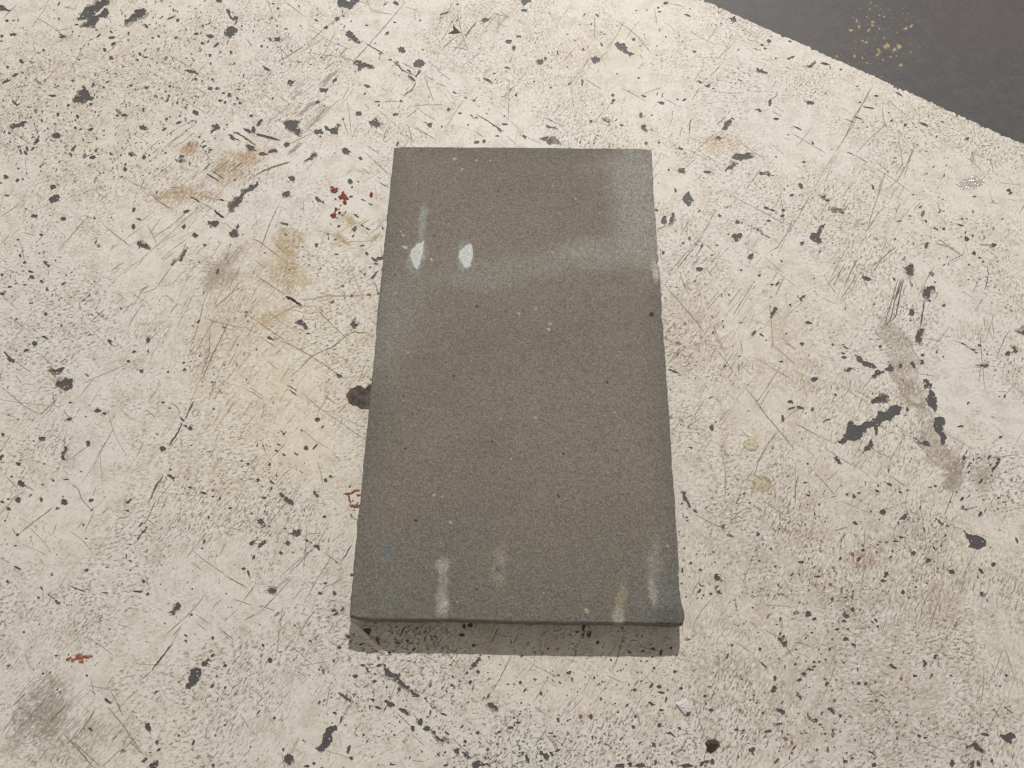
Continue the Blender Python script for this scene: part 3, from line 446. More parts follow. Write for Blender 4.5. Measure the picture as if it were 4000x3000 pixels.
def mat_paint():
    a = Nodes('worn_white_paint')
    o = a.obj
    w = a.warp(o, 35, .016, 3)
    w2 = a.warp(o, 240, .0030, 2)
    col = a.mix(a.ramp(a.noise(o, 7, 2), .3, .7), (.825, .79, .72, 1), (.80, .782, .745, 1))
    # main scuff grain, brushed up to the right, and a finer cross grain
    lowf = a.noise(o, 13, 3, .6, 'Color')
    lsep = a.n('ShaderNodeSeparateColor'); a.l(lowf, lsep.inputs[0])
    sa = a.streak(w2, 57, 290, 880, .3, 3, .72)
    sb = a.streak(w2, 12, 330, 700, 4.1, 2, .7)
    mb = a.ramp(lsep.outputs[1], .42, .58)
    s1 = a.math('ADD', a.math('MULTIPLY', sa, a.math('SUBTRACT', 1.0, a.math('MULTIPLY', mb, .7))), a.math('MULTIPLY', sb, a.math('MULTIPLY', mb, .7)))
    s2 = a.streak(w2, -34, 230, 820, 1.7, 2, .6)
    wear = a.ramp(lsep.outputs[0], .36, .64, .15, 1.2)
    mott = a.noise(w, 75, 3, .65)
    col = a.mix(a.ramp(mott, .42, .70, 0, .6), col, (.60, .54, .465, 1))
    # soft stains and painted light falloff with their own outlines, broken up by the brushed grain
    wmix = a.warp(w, 90, .014, 3)
    brk = a.math('ADD', a.ramp(s1, .32, .62, -.05, .75), a.ramp(mott, .3, .65, 0, .55))
    rag = a.math('ADD', a.math('MULTIPLY', mott, 1.5), a.math('MULTIPLY', s1, 1.1))       # about 1.3 on average
    for (x, y, rx, ry, rot, r, g, b, k, soft) in STAINS_FALLOFF:
        c = srgb(r, g, b)
        if max(rx, ry) < 130:
            m = a.spot(wmix, *px_spot(x, y, rx * 1.15, ry * 1.15, rot), soft)
            m = a.math('MULTIPLY', a.ramp(a.math('ADD', m, rag), 1.5, 2.6), a.ramp(m, 0, .5, 0, min(.9, k * 1.3)))
        else:
            m = a.math('MULTIPLY', a.math('MULTIPLY', a.spot(w, *px_spot(x, y, rx, ry, rot), soft), k * 1.3), brk)
        col = a.mix(m, col, (c[0] * 1.05, c[1] * 1.03, c[2], 1))
    f1 = a.math('MULTIPLY', a.ramp(s1, .50, .62, 0, .92), wear)
    col = a.mix(f1, col, (.24, .21, .175, 1))
    f2 = a.math('MULTIPLY', a.ramp(s2, .56, .70, 0, .55), wear)
    col = a.mix(f2, col, (.28, .235, .185, 1))
    # pin-prick specks, gathered in patches
    sp = a.noise(w2, 560, 2, .5)
    spw = a.ramp(a.noise(o, 16, 3, .6), .44, .66, .12, 1)
    f3 = a.math('MULTIPLY', a.ramp(sp, .635, .69, 0, .85), spw)
    col = a.mix(f3, col, (.115, .105, .10, 1))
    # rubbed bright spots
    col = a.mix(a.ramp(s1, .48, .32, 0, .85), col, (.95, .92, .86, 1))
    grain = a.noise(o, 1100, 2, .6)
    col = a.mix(.34, col, a.mix(grain, (.2, .18, .15, 1), (1, .98, .95, 1)), 'OVERLAY')
    a.bump(a.math('SUBTRACT', a.math('MULTIPLY', grain, .4), sa), .08, .0006)
    return a.done(col, .56, .35)

def mat_mark(name, c, c2, k=.5, rough=.6, grain=500):
    a = Nodes(name)
    n = a.noise(a.warp(a.obj, 150, .004), grain, 4, .65)
    col = a.mix(a.ramp(n, .35, .68), c, c2)
    a.bump(n, .3, .0005)
    return a.done(col, rough, .3)

M_FLOOR = mat_floor()
M_PAINT = mat_paint()
M_MID = mat_mark('scratched_paint', (.17, .148, .122, 1), (.38, .33, .27, 1))
M_TAN = mat_mark('tan_stain', (.42, .34, .225, 1), (.58, .50, .38, 1))
M_GREY = mat_mark('grey_scuff', (.30, .28, .255, 1), (.58, .535, .475, 1))
M_BROWN = mat_mark('brown_dirt', (.16, .115, .075, 1), (.34, .26, .18, 1))
M_DARK = mat_mark('black_dirt', (.035, .028, .028, 1), (.06, .05, .048, 1))
M_WALL = mat_mark('paint_edge', (.55, .50, .44, 1), (.68, .63, .56, 1))

# ------------------------------------------------------------------ grey floor and the white paint on it
DEPTH = 0.00045
S = 3.0
me = bpy.data.meshes.new('floor')
me.from_pydata([(-S, -S, -DEPTH), (S, -S, -DEPTH), (S, S, -DEPTH), (-S, S, -DEPTH)], [], [(0, 1, 2, 3)])
floor = link('floor', me, M_FLOOR)
floor['kind'] = 'structure'

def rough_poly(pts, n=3, amp=.17):
    """break the straight sides of an outline into ragged ones"""
    pts = [np.array(p, float) for p in pts]
    for lev in range(n):
        out = []
        for i, p in enumerate(pts):
            q = pts[(i + 1) % len(pts)]
            d = q - p
            if np.hypot(*d) < 3.0:
                out.append(p); continue
            nrm = np.array((-d[1], d[0]))
            out += [p, p + d * rng.uniform(.4, .6) + nrm * rng.normal(0, amp)]
        pts = out
    return pts

def blob(cx, cy, rx, ry, rot, n=None, jag=.16):
    n = n or int(min(18, max(7, (rx + ry) * .45)))
    a0 = rng.uniform(0, 6.28)
    ca, sa = math.cos(R(rot)), math.sin(R(rot))
    out = []
    for i in range(n):
        t = a0 + 6.2832 * i / n
        k = 1 + rng.normal(0, jag)
        x, y = rx * max(.45, k) * math.cos(t), ry * max(.45, k) * math.sin(t)
        out.append((cx + x * ca - y * sa, cy + x * sa + y * ca))
    return out

def ribbon(pts, w, step=16.0, wob=.22):
    pts = np.array(pts, float).reshape(-1, 2)
    seg = np.hypot(*np.diff(pts, axis=0).T)
    s = np.concatenate([[0], np.cumsum(seg)])
    n = max(3, int(s[-1] / step))
    t = np.linspace(0, s[-1], n + 1)
    P = np.stack([np.interp(t, s, pts[:, 0]), np.interp(t, s, pts[:, 1])], 1)
    # soften the corners of the traced line
    for _ in range(2):
        if n > 4:
            P[1:-1] = (P[:-2] + 2 * P[1:-1] + P[2:]) / 4
    T = np.gradient(P, axis=0)
    T /= np.maximum(1e-6, np.hypot(*T.T))[:, None]
    N = np.stack([-T[:, 1], T[:, 0]], 1)
    P += N * rng.normal(0, w * .12, (n + 1, 1))
    prof = np.minimum(1, np.minimum(np.arange(n + 1), n - np.arange(n + 1)) / (n * .22) + .22)
    h = w / 2 * prof
    A = P + N * (h * np.maximum(.35, 1 + rng.normal(0, wob, n + 1)))[:, None]
    B = P - N * (h * np.maximum(.35, 1 + rng.normal(0, wob, n + 1)))[:, None]
    return list(A) + list(B[::-1])

polys, kinds = [], []        # outlines in millimetres on the floor
def add(pts_px, kind):
    polys.append(ground(pts_px) * 1000)
    kinds.append(kind)

# outline of the painted area: its ragged edge runs past the upper right of the tile
e0, e1 = ground([(2746, 0), (4000, 562)]) * 1000
ed = (e1 - e0); el = np.hypot(*ed); ed /= el; en = np.array((-ed[1], ed[0]))
edge, edge_t, edge_j = [], [], []
t = -1700.0
low = rng.normal(0, 1, 400)
while t < 1700:
    fine = -250 < t < el + 250
    j = rng.normal(0, .38) + .55 * np.interp(t / 14 % 399, np.arange(400), low) if fine else rng.normal(0, .5)
    if fine and rng.random() < .07:
        j -= rng.uniform(.6, 2.6)
    edge.append(e0 + ed * t + en * j); edge_t.append(t); edge_j.append(j)
    t += rng.uniform(.7, 2.2) if fine else 12.0
out = edge + [np.array((edge[-1][0], -2600.)), np.array((-2600., -2600.)), np.array((-2600., edge[0][1]))]
area_poly = np.array(out)

for (ox, oy), d in MARKS.items():
    for p in d['p']:
        q = np.array(p, float).reshape(-1, 2)
        add([(ox + x * K, oy + y * K) for x, y in rough_poly(q)], 'hole')
        c, sz = q.mean(0), np.ptp(q, axis=0)
        if rng.random() < .55:                             # thinned paint along one side of the chip
            sh = rng.normal(0, .05, 2) * sz
            add([(ox + x * K, oy + y * K) for x, y in rough_poly((q - c) * rng.uniform(1.08, 1.2) + c + sh, 2, .2)], rng.choice(['mid', 'grey', 'grey']))
        for _ in range(int(rng.integers(0, 4))):           # crumbs round it
            th = rng.uniform(0, 6.28)
            add([(ox + x * K, oy + y * K) for x, y in blob(c[0] + sz[0] * rng.uniform(.5, .8) * math.cos(th), c[1] + sz[1] * rng.uniform(.5, .8) * math.sin(th), rng.uniform(3, 8), rng.uniform(3, 6), rng.uniform(0, 90))], 'hole')
        if sz.max() > 70:                                  # slivers of paint left standing inside
            for _ in range(int(sz.max() / 45)):
                v = q[rng.integers(len(q))]
                m = c + (v - c) * rng.uniform(.45, 1.0)
                add([(ox + x * K, oy + y * K) for x, y in blob(m[0], m[1], rng.uniform(4, 12), rng.uniform(3, 6), rng.uniform(-70, 70), None, .3)], rng.choice(['isle', 'rim']))
    for (cx, cy, rx, ry, rot) in d['e']:
        add([(ox + x * K, oy + y * K) for x, y in blob(cx, cy, rx, ry, rot)], 'hole')
    for s in d['s']:
        w = s[0] * (1.15 if s[0] < 8 else 1.0)
        kind = {'d': 'hole', 'm': 'mid', 't': 'tan', 'g': 'grey', 'b': 'brown', 'k': 'dark'}[s[1]]
        add([(ox + x * K, oy + y * K) for x, y in ribbon(s[2:], w)], kind)
# the large chip beside the tile's long side
big = [(140,1240),(150,1210),(190,1165),(180,1145),(225,1148),(265,1120),(310,1130),(350,1160),(370,1130),(400,1110),(430,1105),(500,1110),(500,1385),(395,1385),(340,1375),(285,1365),(270,1350),(200,1330),(165,1290)]
add([(1300 + x * .3616, 1100 + y * .3616) for x, y in rough_poly(big, 2, .08)], 'bigchip')

TILE_PX = np.array([(1536, 572), (2542, 578), (2672, 2442), (1364, 2416)], float)
def under_tile(p):
    x, y = p
    if not 640 < y < 2380:
        return False
    f = (y - 572) / 1850
    return 1536 - 172 * f + 60 < x < 2542 + 130 * f - 60
def in_dark(p):
    q = ground([p])[0] * 1000
    return (q - e0) @ en > -1.5

def speck(x, y, r):
    ang = rng.choice([-58, -58, -40, 35, 70, 0]) + rng.normal(0, 14)
    asp = rng.uniform(1.0, 2.6)
    return blob(x, y, r * asp ** .6, r / asp ** .5, ang, int(rng.integers(5, 8)), .22)

W = np.array([s[4] * s[2] * s[3] for s in SPECKS]); W /= W.sum()
n_sp = 0
while n_sp < 5800:
    cx, cy, rx, ry, w = SPECKS[rng.choice(len(SPECKS), p=W)]
    a, q = rng.uniform(0, 6.283), math.sqrt(rng.random())
    x, y = cx + rx * 1.1 * q * math.cos(a), cy + ry * 1.1 * q * math.sin(a)
    if not (-500 < x < 4500 and -200 < y < 3500) or under_tile((x, y)) or in_dark((x, y)):
        continue
    r = min(10, 1.7 * math.exp(abs(rng.normal(0, .6))))
    add(speck(x, y, r), 'hole' if rng.random() < .62 else 'mid')
    n_sp += 1
# short random hair scratches everywhere, and the same wear continuing outside the picture
n_sp = 0
while n_sp < 1900:
    x, y = rng.uniform(-900, 4900), rng.uniform(-300, 3900)
    if under_tile((x, y)) or in_dark((x, y)):
        continue
    a = R(rng.choice([-57, -62, -50, 33, 36, 80, 12]) + rng.normal(0, 7))
    L = rng.gamma(2.0, 17)
    b = rng.normal(0, .12)
    pts = [(x, y), (x + L * math.cos(a), y + L * math.sin(a)), (x + L * (math.cos(a) + math.cos(a + b)), y + L * (math.sin(a) + math.sin(a + b)))]
    add(ribbon(pts, rng.uniform(1.4, 3.0), 9), 'mid')
    n_sp += 1
for (cx, cy, rx, ry, ang, n) in BUNDLES:
    for _ in range(int(n * .75)):
        q, th = math.sqrt(rng.random()), rng.uniform(0, 6.28)
        x, y = cx + rx * q * math.cos(th), cy + ry * q * math.sin(th)
        if under_tile((x, y)) or in_dark((x, y)):
            continue
        a = R(ang + rng.normal(0, 6)); L = rng.gamma(2.0, 13)
        add(ribbon([(x, y), (x + L * math.cos(a), y + L * math.sin(a)), (x + 2 * L * math.cos(a + .04), y + 2 * L * math.sin(a + .04))], rng.uniform(1.2, 3.6), 9, .4), rng.choice(['mid', 'grey', 'grey', 'grey', 'tan']))
n_sp = 0
while n_sp < 420:
    x, y = rng.uniform(-1200, 5200), rng.uniform(-350, 4200)
    if (-20 < x < 4020 and -20 < y < 3020) or in_dark((x, y)):
        continue
    r = 5 * math.exp(abs(rng.normal(0, .7)))
    add(blob(x, y, r * 1.4, r * .8, rng.uniform(-70, 70)), 'hole')
    n_sp += 1

vs = [Vector((float(x), float(y))) for x, y in area_poly]
fs, es = [], [(i, (i + 1) % len(vs)) for i in range(len(vs))]
for p in polys:
    b = len(vs)
    if np.sum(p[:, 0] * np.roll(p[:, 1], -1) - p[:, 1] * np.roll(p[:, 0], -1)) < 0:
        p = p[::-1]                     # counter-clockwise, or the inside is taken for the outside
    vs += [Vector((float(x), float(y))) for x, y in p]
    fs.append(list(range(b, b + len(p))))
ov, oe, of, _, _, oid = delaunay_2d_cdt(vs, es, fs, 0, 1e-4)
print('cdt', len(vs), len(of), max(len(i) for i in oid))
PRI = {'isle': 11, 'rim': 10, 'hole': 9, 'bigchip': 8, 'dark': 7, 'brown': 6, 'mid': 5, 'grey': 4, 'tan': 3, 'area': 0}
SLOT = {'area': 0, 'mid': 1, 'tan': 2, 'grey': 3, 'brown': 4, 'dark': 5}
OV = np.array([(v.x, v.y) for v in ov])
TRI = np.array([f[:3] for f in of])
A3 = OV[TRI]
CEN = A3.mean(1)
ARE = np.abs((A3[:, 1, 0] - A3[:, 0, 0]) * (A3[:, 2, 1] - A3[:, 0, 1]) - (A3[:, 2, 0] - A3[:, 0, 0]) * (A3[:, 1, 1] - A3[:, 0, 1])) / 2
REL = CEN - e0
BARE = REL @ en > np.interp(REL @ ed, edge_t, edge_j)     # beyond the ragged edge: bare floor
best = np.zeros(len(TRI), int)
fi = np.concatenate([np.full(len(i), n) for n, i in enumerate(oid) if i])
pi = np.concatenate([np.array(i) for i in oid if i])
got = np.bincount(pi, ARE[fi], len(polys))
own = np.array([abs(np.sum(p[:, 0] * np.roll(p[:, 1], -1) - p[:, 1] * np.roll(p[:, 0], -1))) / 2 for p in polys])
leak = (got > own * 1.25 + .02) | (got < own * .7)
pri = np.array([PRI[k] for k in kinds])
ok = ~leak[pi]
np.maximum.at(best, fi[ok], pri[pi[ok]])
print('outlines that cross themselves', leak.sum())
for n in np.nonzero(leak)[0]:                              # test these triangle by triangle
    p = polys[n]
    c = np.nonzero((CEN[:, 0] > p[:, 0].min()) & (CEN[:, 0] < p[:, 0].max()) & (CEN[:, 1] > p[:, 1].min()) & (CEN[:, 1] < p[:, 1].max()))[0]
    x, y = CEN[c, 0][:, None], CEN[c, 1][:, None]
    x1, y1 = p[:, 0][None], p[:, 1][None]
    x2, y2 = np.roll(x1, -1, 1), np.roll(y1, -1, 1)
    with np.errstate(divide='ignore', invalid='ignore'):
        cr = ((y1 > y) != (y2 > y)) & (x < (x2 - x1) * (y - y1) / (y2 - y1) + x1)
    ins = c[cr.sum(1) % 2 == 1]
    best[ins] = np.maximum(best[ins], pri[n])
SL = {PRI[k]: v for k, v in SLOT.items()}
SL[11], SL[10] = 0, 3
keep = ~BARE & (best != 8) & (best != 9)
faces = TRI[keep].tolist()
slots = [SL[k] for k in best[keep]]
V = [(v.x / 1000, v.y / 1000, 0.0) for v in ov]
# drop the small walls of each chip down to the floor
from collections import Counter
cnt = Counter()
for f in faces:
    for i in range(len(f)):
        cnt[tuple(sorted((f[i], f[(i + 1) % len(f)])))] += 1
low = {}
walls = []
for f in faces:
    for i in range(len(f)):
        a, b = f[i], f[(i + 1) % len(f)]
        if cnt[tuple(sorted((a, b)))] == 1:
            for q in (a, b):
                if q not in low:
                    low[q] = len(V); V.append((V[q][0], V[q][1], -DEPTH * 1.1))
            walls.append([a, low[a], low[b], b])
nf = len(faces)
me = bpy.data.meshes.new('white_paint')
me.from_pydata(V, [], faces + walls)
me.polygons.foreach_set('material_index', slots + [6] * len(walls))
used = set(q for f in faces + walls for q in f)
paint = link('white_floor_paint', me, [M_PAINT, M_MID, M_TAN, M_GREY, M_BROWN, M_DARK, M_WALL])
paint['kind'] = 'structure'
print('paint faces', nf, len(walls))

# ------------------------------------------------------------------ the tile
TC = ground(TILE_PX, TILE_T)
ctr = TC.mean(0)
ux = (TC[1] - TC[0]) + (TC[2] - TC[3]); ux /= np.hypot(*ux)
uy = np.array((-ux[1], ux[0]))
TW = (np.hypot(*(TC[1] - TC[0])) + np.hypot(*(TC[2] - TC[3]))) / 2
TL = (np.hypot(*(TC[3] - TC[0])) + np.hypot(*(TC[2] - TC[1]))) / 2
print('tile', TW, TL, TILE_T)
T_ROT = math.atan2(ux[1], ux[0])
def tile_local(px):
    q = ground(px, TILE_T) - ctr
    return np.stack([q @ ux, q @ uy], 1)
def tspot(x, y, rx, ry, rot=0):
    q = tile_local([(x, y), (x + rx * math.cos(R(rot)), y + rx * math.sin(R(rot))), (x - ry * math.sin(R(rot)), y + ry * math.cos(R(rot)))])
    a, b = q[1] - q[0], q[2] - q[0]
    return q[0][0], q[0][1], float(np.hypot(*a)), float(np.hypot(*b)), math.atan2(a[1], a[0])

def mat_tile():
    a = Nodes('sandy_concrete')
    o = a.obj
    w = a.warp(o, 30, .022, 4)
    wf = a.warp(a.warp(o, 45, .010, 3), 320, .0035, 3)
    grey, brown, blue = (.198, .192, .178, 1), (.262, .232, .2, 1), (.375, .376, .366, 1)
    # brown middle, grey rim
    sep = a.n('ShaderNodeSeparateXYZ'); a.l(w, sep.inputs[0])
    ex = a.math('SUBTRACT', TW / 2, a.math('ABSOLUTE', sep.outputs[0]))
    ey = a.math('SUBTRACT', TL / 2, a.math('ABSOLUTE', sep.outputs[1]))
    rim = a.math('MINIMUM', a.ramp(ex, -.004, .02), a.ramp(ey, -.006, .018))
    lowgrey = a.ramp(sep.outputs[1], -TL * .50, -TL * .22, .25, 1)
    pat = a.ramp(a.noise(o, 14, 4, .6), .25, .62, .45, 1)
    f = a.math('MULTIPLY', a.math('MULTIPLY', rim, lowgrey), pat)
    col = a.mix(f, grey, brown)
    brk = a.ramp(a.noise(o, 520, 3, .7), .30, .60, .25, 1)
    brk2 = a.ramp(a.noise(o, 520, 3, .7), .28, .55, .5, 1)
    # lime bloom and paint traces
    for (x, y, rx, ry, rot, k, c, soft, ww) in (
        (2500, 790, 95, 230, 0, .85, blue, .55, w), (2440, 640, 130, 40, 0, .25, blue, .8, w), (2360, 985, 200, 50, -8, .55, blue, .7, w), (2080, 1035, 300, 50, -10, .5, (.315, .312, .295, 1), .7, w), (1850, 1075, 130, 50, -4, .45, (.315, .312, .298, 1), .7, w), (1760, 980, 300, 120, 0, .2, (.285, .28, .262, 1), .9, w),
        (1555, 1240, 75, 190, 8, .55, (.30, .302, .288, 1), .7, w), (1620, 1120, 80, 60, 0, .4, (.26, .25, .23, 1), .8, w),
        (2100, 985, 30, 22, 0, .5, (.26, .255, .24, 1), .7, wf), (2265, 985, 30, 12, 0, .55, (.36, .35, .30, 1), .6, wf),
        (1652, 870, 13, 62, -2, .75, (.36, .385, .365, 1), .5, wf), (1652, 825, 14, 14, 0, .5, (.33, .35, .33, 1), .5, wf),
        (1515, 2130, 15, 50, 8, .75, (.20, .225, .235, 1), .6, wf), (1505, 2330, 18, 55, 8, .55, (.20, .215, .215, 1), .7, wf),
        (1730, 2205, 22, 26, 0, .75, (.42, .415, .39, 1), .45, wf), (1732, 2280, 16, 70, 3, .6, (.36, .355, .335, 1), .6, wf), (1722, 2365, 26, 38, 0, .75, (.40, .41, .40, 1), .5, wf),
        (1950, 2210, 24, 66, 4, .5, (.37, .335, .28, 1), .6, wf), (1952, 2218, 18, 16, 0, .7, (.185, .19, .195, 1), .4, wf),
        (2425, 2350, 17, 60, 8, .7, (.34, .31, .225, 1), .5, wf), (2420, 2410, 22, 28, 0, .7, (.38, .38, .345, 1), .5, wf),
        (2558, 2220, 22, 100, 3, .5, (.33, .335, .335, 1), .7, wf), (2555, 2315, 14, 50, 0, .65, (.48, .485, .475, 1), .5, wf), (2560, 2310, 60, 90, 0, .4, (.20, .21, .215, 1), .8, w),
        (2600, 2410, 50, 30, 0, .5, (.13, .14, .145, 1), .7, wf), (2556, 1055, 12, 45, 0, .9, (.50, .49, .45, 1), .4, wf), (2520, 1030, 30, 14, 10, .5, (.34, .325, .29, 1), .6, wf),
        (1630, 1002, 27, 56, 12, .45, (.42, .44, .435, 1), .45, wf), (1817, 1000, 28, 52, 3, .45, (.42, .44, .435, 1), .45, wf), (1584, 968, 9, 4, 10, .95, (.62, .60, .55, 1), .4, wf), (1400, 2400, 26, 12, 0, .5, (.24, .23, .19, 1), .7, wf), (2468, 590, 12, 6, 0, .7, (.35, .33, .29, 1), .5, wf)):
        m = a.math('MULTIPLY', a.spot(ww, *tspot(x, y, rx * 1.08, ry * 1.08, rot), soft), min(1.0, k * (1.6 if ww is wf else 1.25)))
        col = a.mix(a.math('MULTIPLY', m, brk2 if ww is wf else brk), col, c)
    # single pale and dark grains that stand out in the face
    for (x, y, r, c) in ((2035, 1224, 8, (.55, .50, .38, 1)), (2151, 1264, 9, (.58, .55, .46, 1)), (2138, 1290, 7, (.56, .50, .36, 1)), (1772, 622, 8, (.50, .45, .37, 1)), (1806, 664, 7, (.48, .44, .37, 1)),
                         (1573, 919, 6, (.55, .48, .38, 1)), (1681, 1020, 7, (.48, .45, .39, 1)), (2001, 1793, 7, (.56, .54, .47, 1)), (2540, 1220, 12, (.03, .026, .022, 1)), (1580, 1757, 7, (.03, .027, .025, 1)),
                         (2368, 1490, 6, (.04, .03, .027, 1)), (2180, 1925, 6, (.03, .027, .025, 1)), (2560, 2284, 9, (.50, .42, .36, 1)), (1738, 2362, 8, (.62, .60, .50, 1)), (2290, 2390, 9, (.45, .39, .28, 1))):
        col = a.mix(a.math('MULTIPLY', a.spot(wf, *tspot(x, y, r * .8, r * .8), .35), .85), col, c)
    # sand grains
    g1 = a.noise(o, 950, 3, .66)
    g2 = a.noise(o, 1500, 2, .5)
    col = a.mix(.58, col, a.mix(a.ramp(g1, .30, .70, 0, 1, False), (.12, .12, .12, 1), (.86, .84, .80, 1)), 'OVERLAY')
    col = a.mix(.30, col, a.mix(a.ramp(g2, .25, .75, 0, 1, False), (.1, .1, .1, 1), (.9, .9, .9, 1)), 'OVERLAY')
    vo = a.n('ShaderNodeTexVoronoi'); a.l(a.warp(o, 200, .002), vo.inputs['Vector']); vo.inputs['Scale'].default_value = 170
    sc = a.n('ShaderNodeSeparateColor'); a.l(vo.outputs['Color'], sc.inputs[0])
    near = a.math('MULTIPLY', a.math('GREATER_THAN', sc.outputs[0], .86), a.math('LESS_THAN', vo.outputs['Distance'], a.math('MULTIPLY', a.math('POWER', sc.outputs[1], 2.0), .20)))
    col = a.mix(a.math('MULTIPLY', near, .8), col, a.mix(sc.outputs[2], (.50, .43, .32, 1), (.55, .53, .49, 1)))
    vp = a.n('ShaderNodeTexVoronoi'); a.l(a.warp(a.mapping(o, (.37, .11, 0)), 200, .002), vp.inputs['Vector']); vp.inputs['Scale'].default_value = 150
    sp = a.n('ShaderNodeSeparateColor'); a.l(vp.outputs['Color'], sp.inputs[0])
    pit = a.math('MULTIPLY', a.math('GREATER_THAN', sp.outputs[0], .86), a.math('LESS_THAN', vp.outputs['Distance'], a.math('MULTIPLY', a.math('POWER', sp.outputs[1], 2.0), .20)))
    col = a.mix(a.math('MULTIPLY', pit, .8), col, (.035, .03, .026, 1))
    h = a.math('ADD', a.math('ADD', g1, a.math('MULTIPLY', g2, .5)), a.math('MULTIPLY', pit, -1.5))
    a.bump(h, .45, .0009)
    return a.done(col, .85, .2)
M_TILE = mat_tile()

def axis(n, L):
    e = np.array([0, .0003, .0007, .0012, .0018, .0027, .004])
    m = np.linspace(.0055, L - .0055, n)
    return np.concatenate([e, m, L - e[::-1]]) - L / 2
def wob(s, seed, amps):
    r = np.random.default_rng(seed)
    out = np.zeros_like(s)
    for lam, am in amps:
        k = r.normal(0, 1, 600)
        out += am * np.interp((s + .5) / lam, np.arange(600), k)
    return out
ax_, ay_ = axis(130, TW), axis(230, TL)
X, Y = np.meshgrid(ax_, ay_)
rough_amp = [(.022, .00016), (.006, .00011), (.002, .00010)]
lE, rE = wob(ay_, 1, rough_amp), wob(ay_, 2, rough_amp)
bE, tE = wob(ax_, 3, rough_amp), wob(ax_, 4, rough_amp)
bump = lambda s, c, wd: np.exp(-((s - c) / wd) ** 2)
yl = lambda y: tile_local([(2600, y)])[0][1]
rE += -.0019 * bump(ay_, yl(1025), .0022) - .0009 * bump(ay_, yl(985), .0015) - .0008 * bump(ay_, yl(2290), .006) + .0019 * bump(ay_, yl(2400), .0050)
rE += -.0006 * bump(ay_, yl(1230), .003) - .0007 * bump(ay_, yl(2240), .002)
lE += .0006 * bump(ay_, yl(2060), .002) * -1
tE += -.0014 * bump(ax_, -TW / 2, .0035) - .0010 * bump(ax_, TW / 2, .005)
bE += .0010 * bump(ax_, -TW / 2, .004)
fx, fy = (X + TW / 2) / TW, (Y + TL / 2) / TL
wx = lambda f: np.clip(1 - f / .03, 0, 1)
XX = X + lE[:, None] * wx(fx) + rE[:, None] * wx(1 - fx)
YY = Y + bE[None, :] * wx(fy * 1.7) + tE[None, :] * wx((1 - fy) * 1.7)
dist = np.minimum(np.minimum(X + TW / 2, TW / 2 - X), np.minimum(Y + TL / 2, TL / 2 - Y))
rad = .0011 + .0016 * bump(X, TW / 2, .012) * bump(Y, -TL / 2, .012) + .0010 * bump(X, -TW / 2, .01) * bump(Y, -TL / 2, .01)
q = np.clip(1 - dist / rad, 0, 1)
Z = TILE_T - rad * (1 - np.sqrt(np.clip(1 - q * q, 0, 1)))
r_ = np.random.default_rng(5)
Z += np.where(dist > 1e-6, 1, .3) * r_.normal(0, .00005, Z.shape)
crn = bump(X, TW / 2, .010) * bump(Y, -TL / 2, .008)
Z += crn * r_.normal(-.0008, .0006, Z.shape)
ny, nx = Z.shape
V = np.stack([XX.ravel(), YY.ravel(), Z.ravel()], 1).tolist()
F = [(j * nx + i, j * nx + i + 1, (j + 1) * nx + i + 1, (j + 1) * nx + i) for j in range(ny - 1) for i in range(nx - 1)]
loop = [i for i in range(nx)] + [j * nx + nx - 1 for j in range(1, ny)] + [(ny - 1) * nx + i for i in range(nx - 2, -1, -1)] + [j * nx for j in range(ny - 2, 0, -1)]
prev = loop
for zz, inset in ((.72, .0), (.4, .0002), (.1, .0003), (0.0, .0011)):
    new = []
    for i in loop:
        x, y, z = V[i]
        k = 1 - inset / TW * 2
        new.append(len(V))
        V.append([x * k + r_.normal(0, .0001), y * (1 - inset / TL * 2) + r_.normal(0, .0001), TILE_T * zz])
    for a in range(len(loop)):
        b = (a + 1) % len(loop)
        F.append((prev[a], new[a], new[b], prev[b]))
    prev = new
F.append(tuple(reversed(prev)))
me = bpy.data.meshes.new('concrete_tile')
me.from_pydata(V, [], F)
me.polygons.foreach_set('use_smooth', [True] * len(F))
tile = link('concrete_tile', me, M_TILE, loc=(ctr[0], ctr[1], 0.0))
tile.rotation_euler = (0, 0, T_ROT)
tag(tile, 'flat rectangular grey-brown concrete tile lying on the scratched white floor', 'tile')

def sheet(name, pts, z, thick, mat, parent=None, dome=0.0, noise=0.0, org=None):
    """thin solid piece from an outline (metres); outline -> inner ring -> centre, closed underneath"""
    pts = np.array(pts, float)
    c = pts.mean(0) if org is None else np.array(org)
    n = len(pts)
    V, F = [], []
    rings = ((1.0, 0.0), (1.0, .55), (.9, .92), (.6, 1.0), (.3, 1.0))
    for k, h in rings:
        for p in pts:
            d = (p - pts.mean(0)) * k + pts.mean(0) - c
            V.append((d[0], d[1], thick * h + (dome * (1 - k * k) if h else 0) + (rng.normal(0, noise) if h else 0)))
    for r in range(len(rings) - 1):
        for i in range(n):
            j = (i + 1) % n
            F.append((r * n + i, r * n + j, (r + 1) * n + j, (r + 1) * n + i))
    m = pts.mean(0) - c
    V.append((m[0], m[1], thick + dome))
    b = (len(rings) - 1) * n
    F += [(b + i, b + (i + 1) % n, len(V) - 1) for i in range(n)]
    F.append(tuple(reversed(range(n))))
    me = bpy.data.meshes.new(name)
    area = 0.5 * np.sum(pts[:, 0] * np.roll(pts[:, 1], -1) - pts[:, 1] * np.roll(pts[:, 0], -1))
    if area < 0:
        F = [tuple(reversed(f)) for f in F]
    me.from_pydata(V, [], F)
    return link(name, me, mat, parent, (c[0], c[1], z))

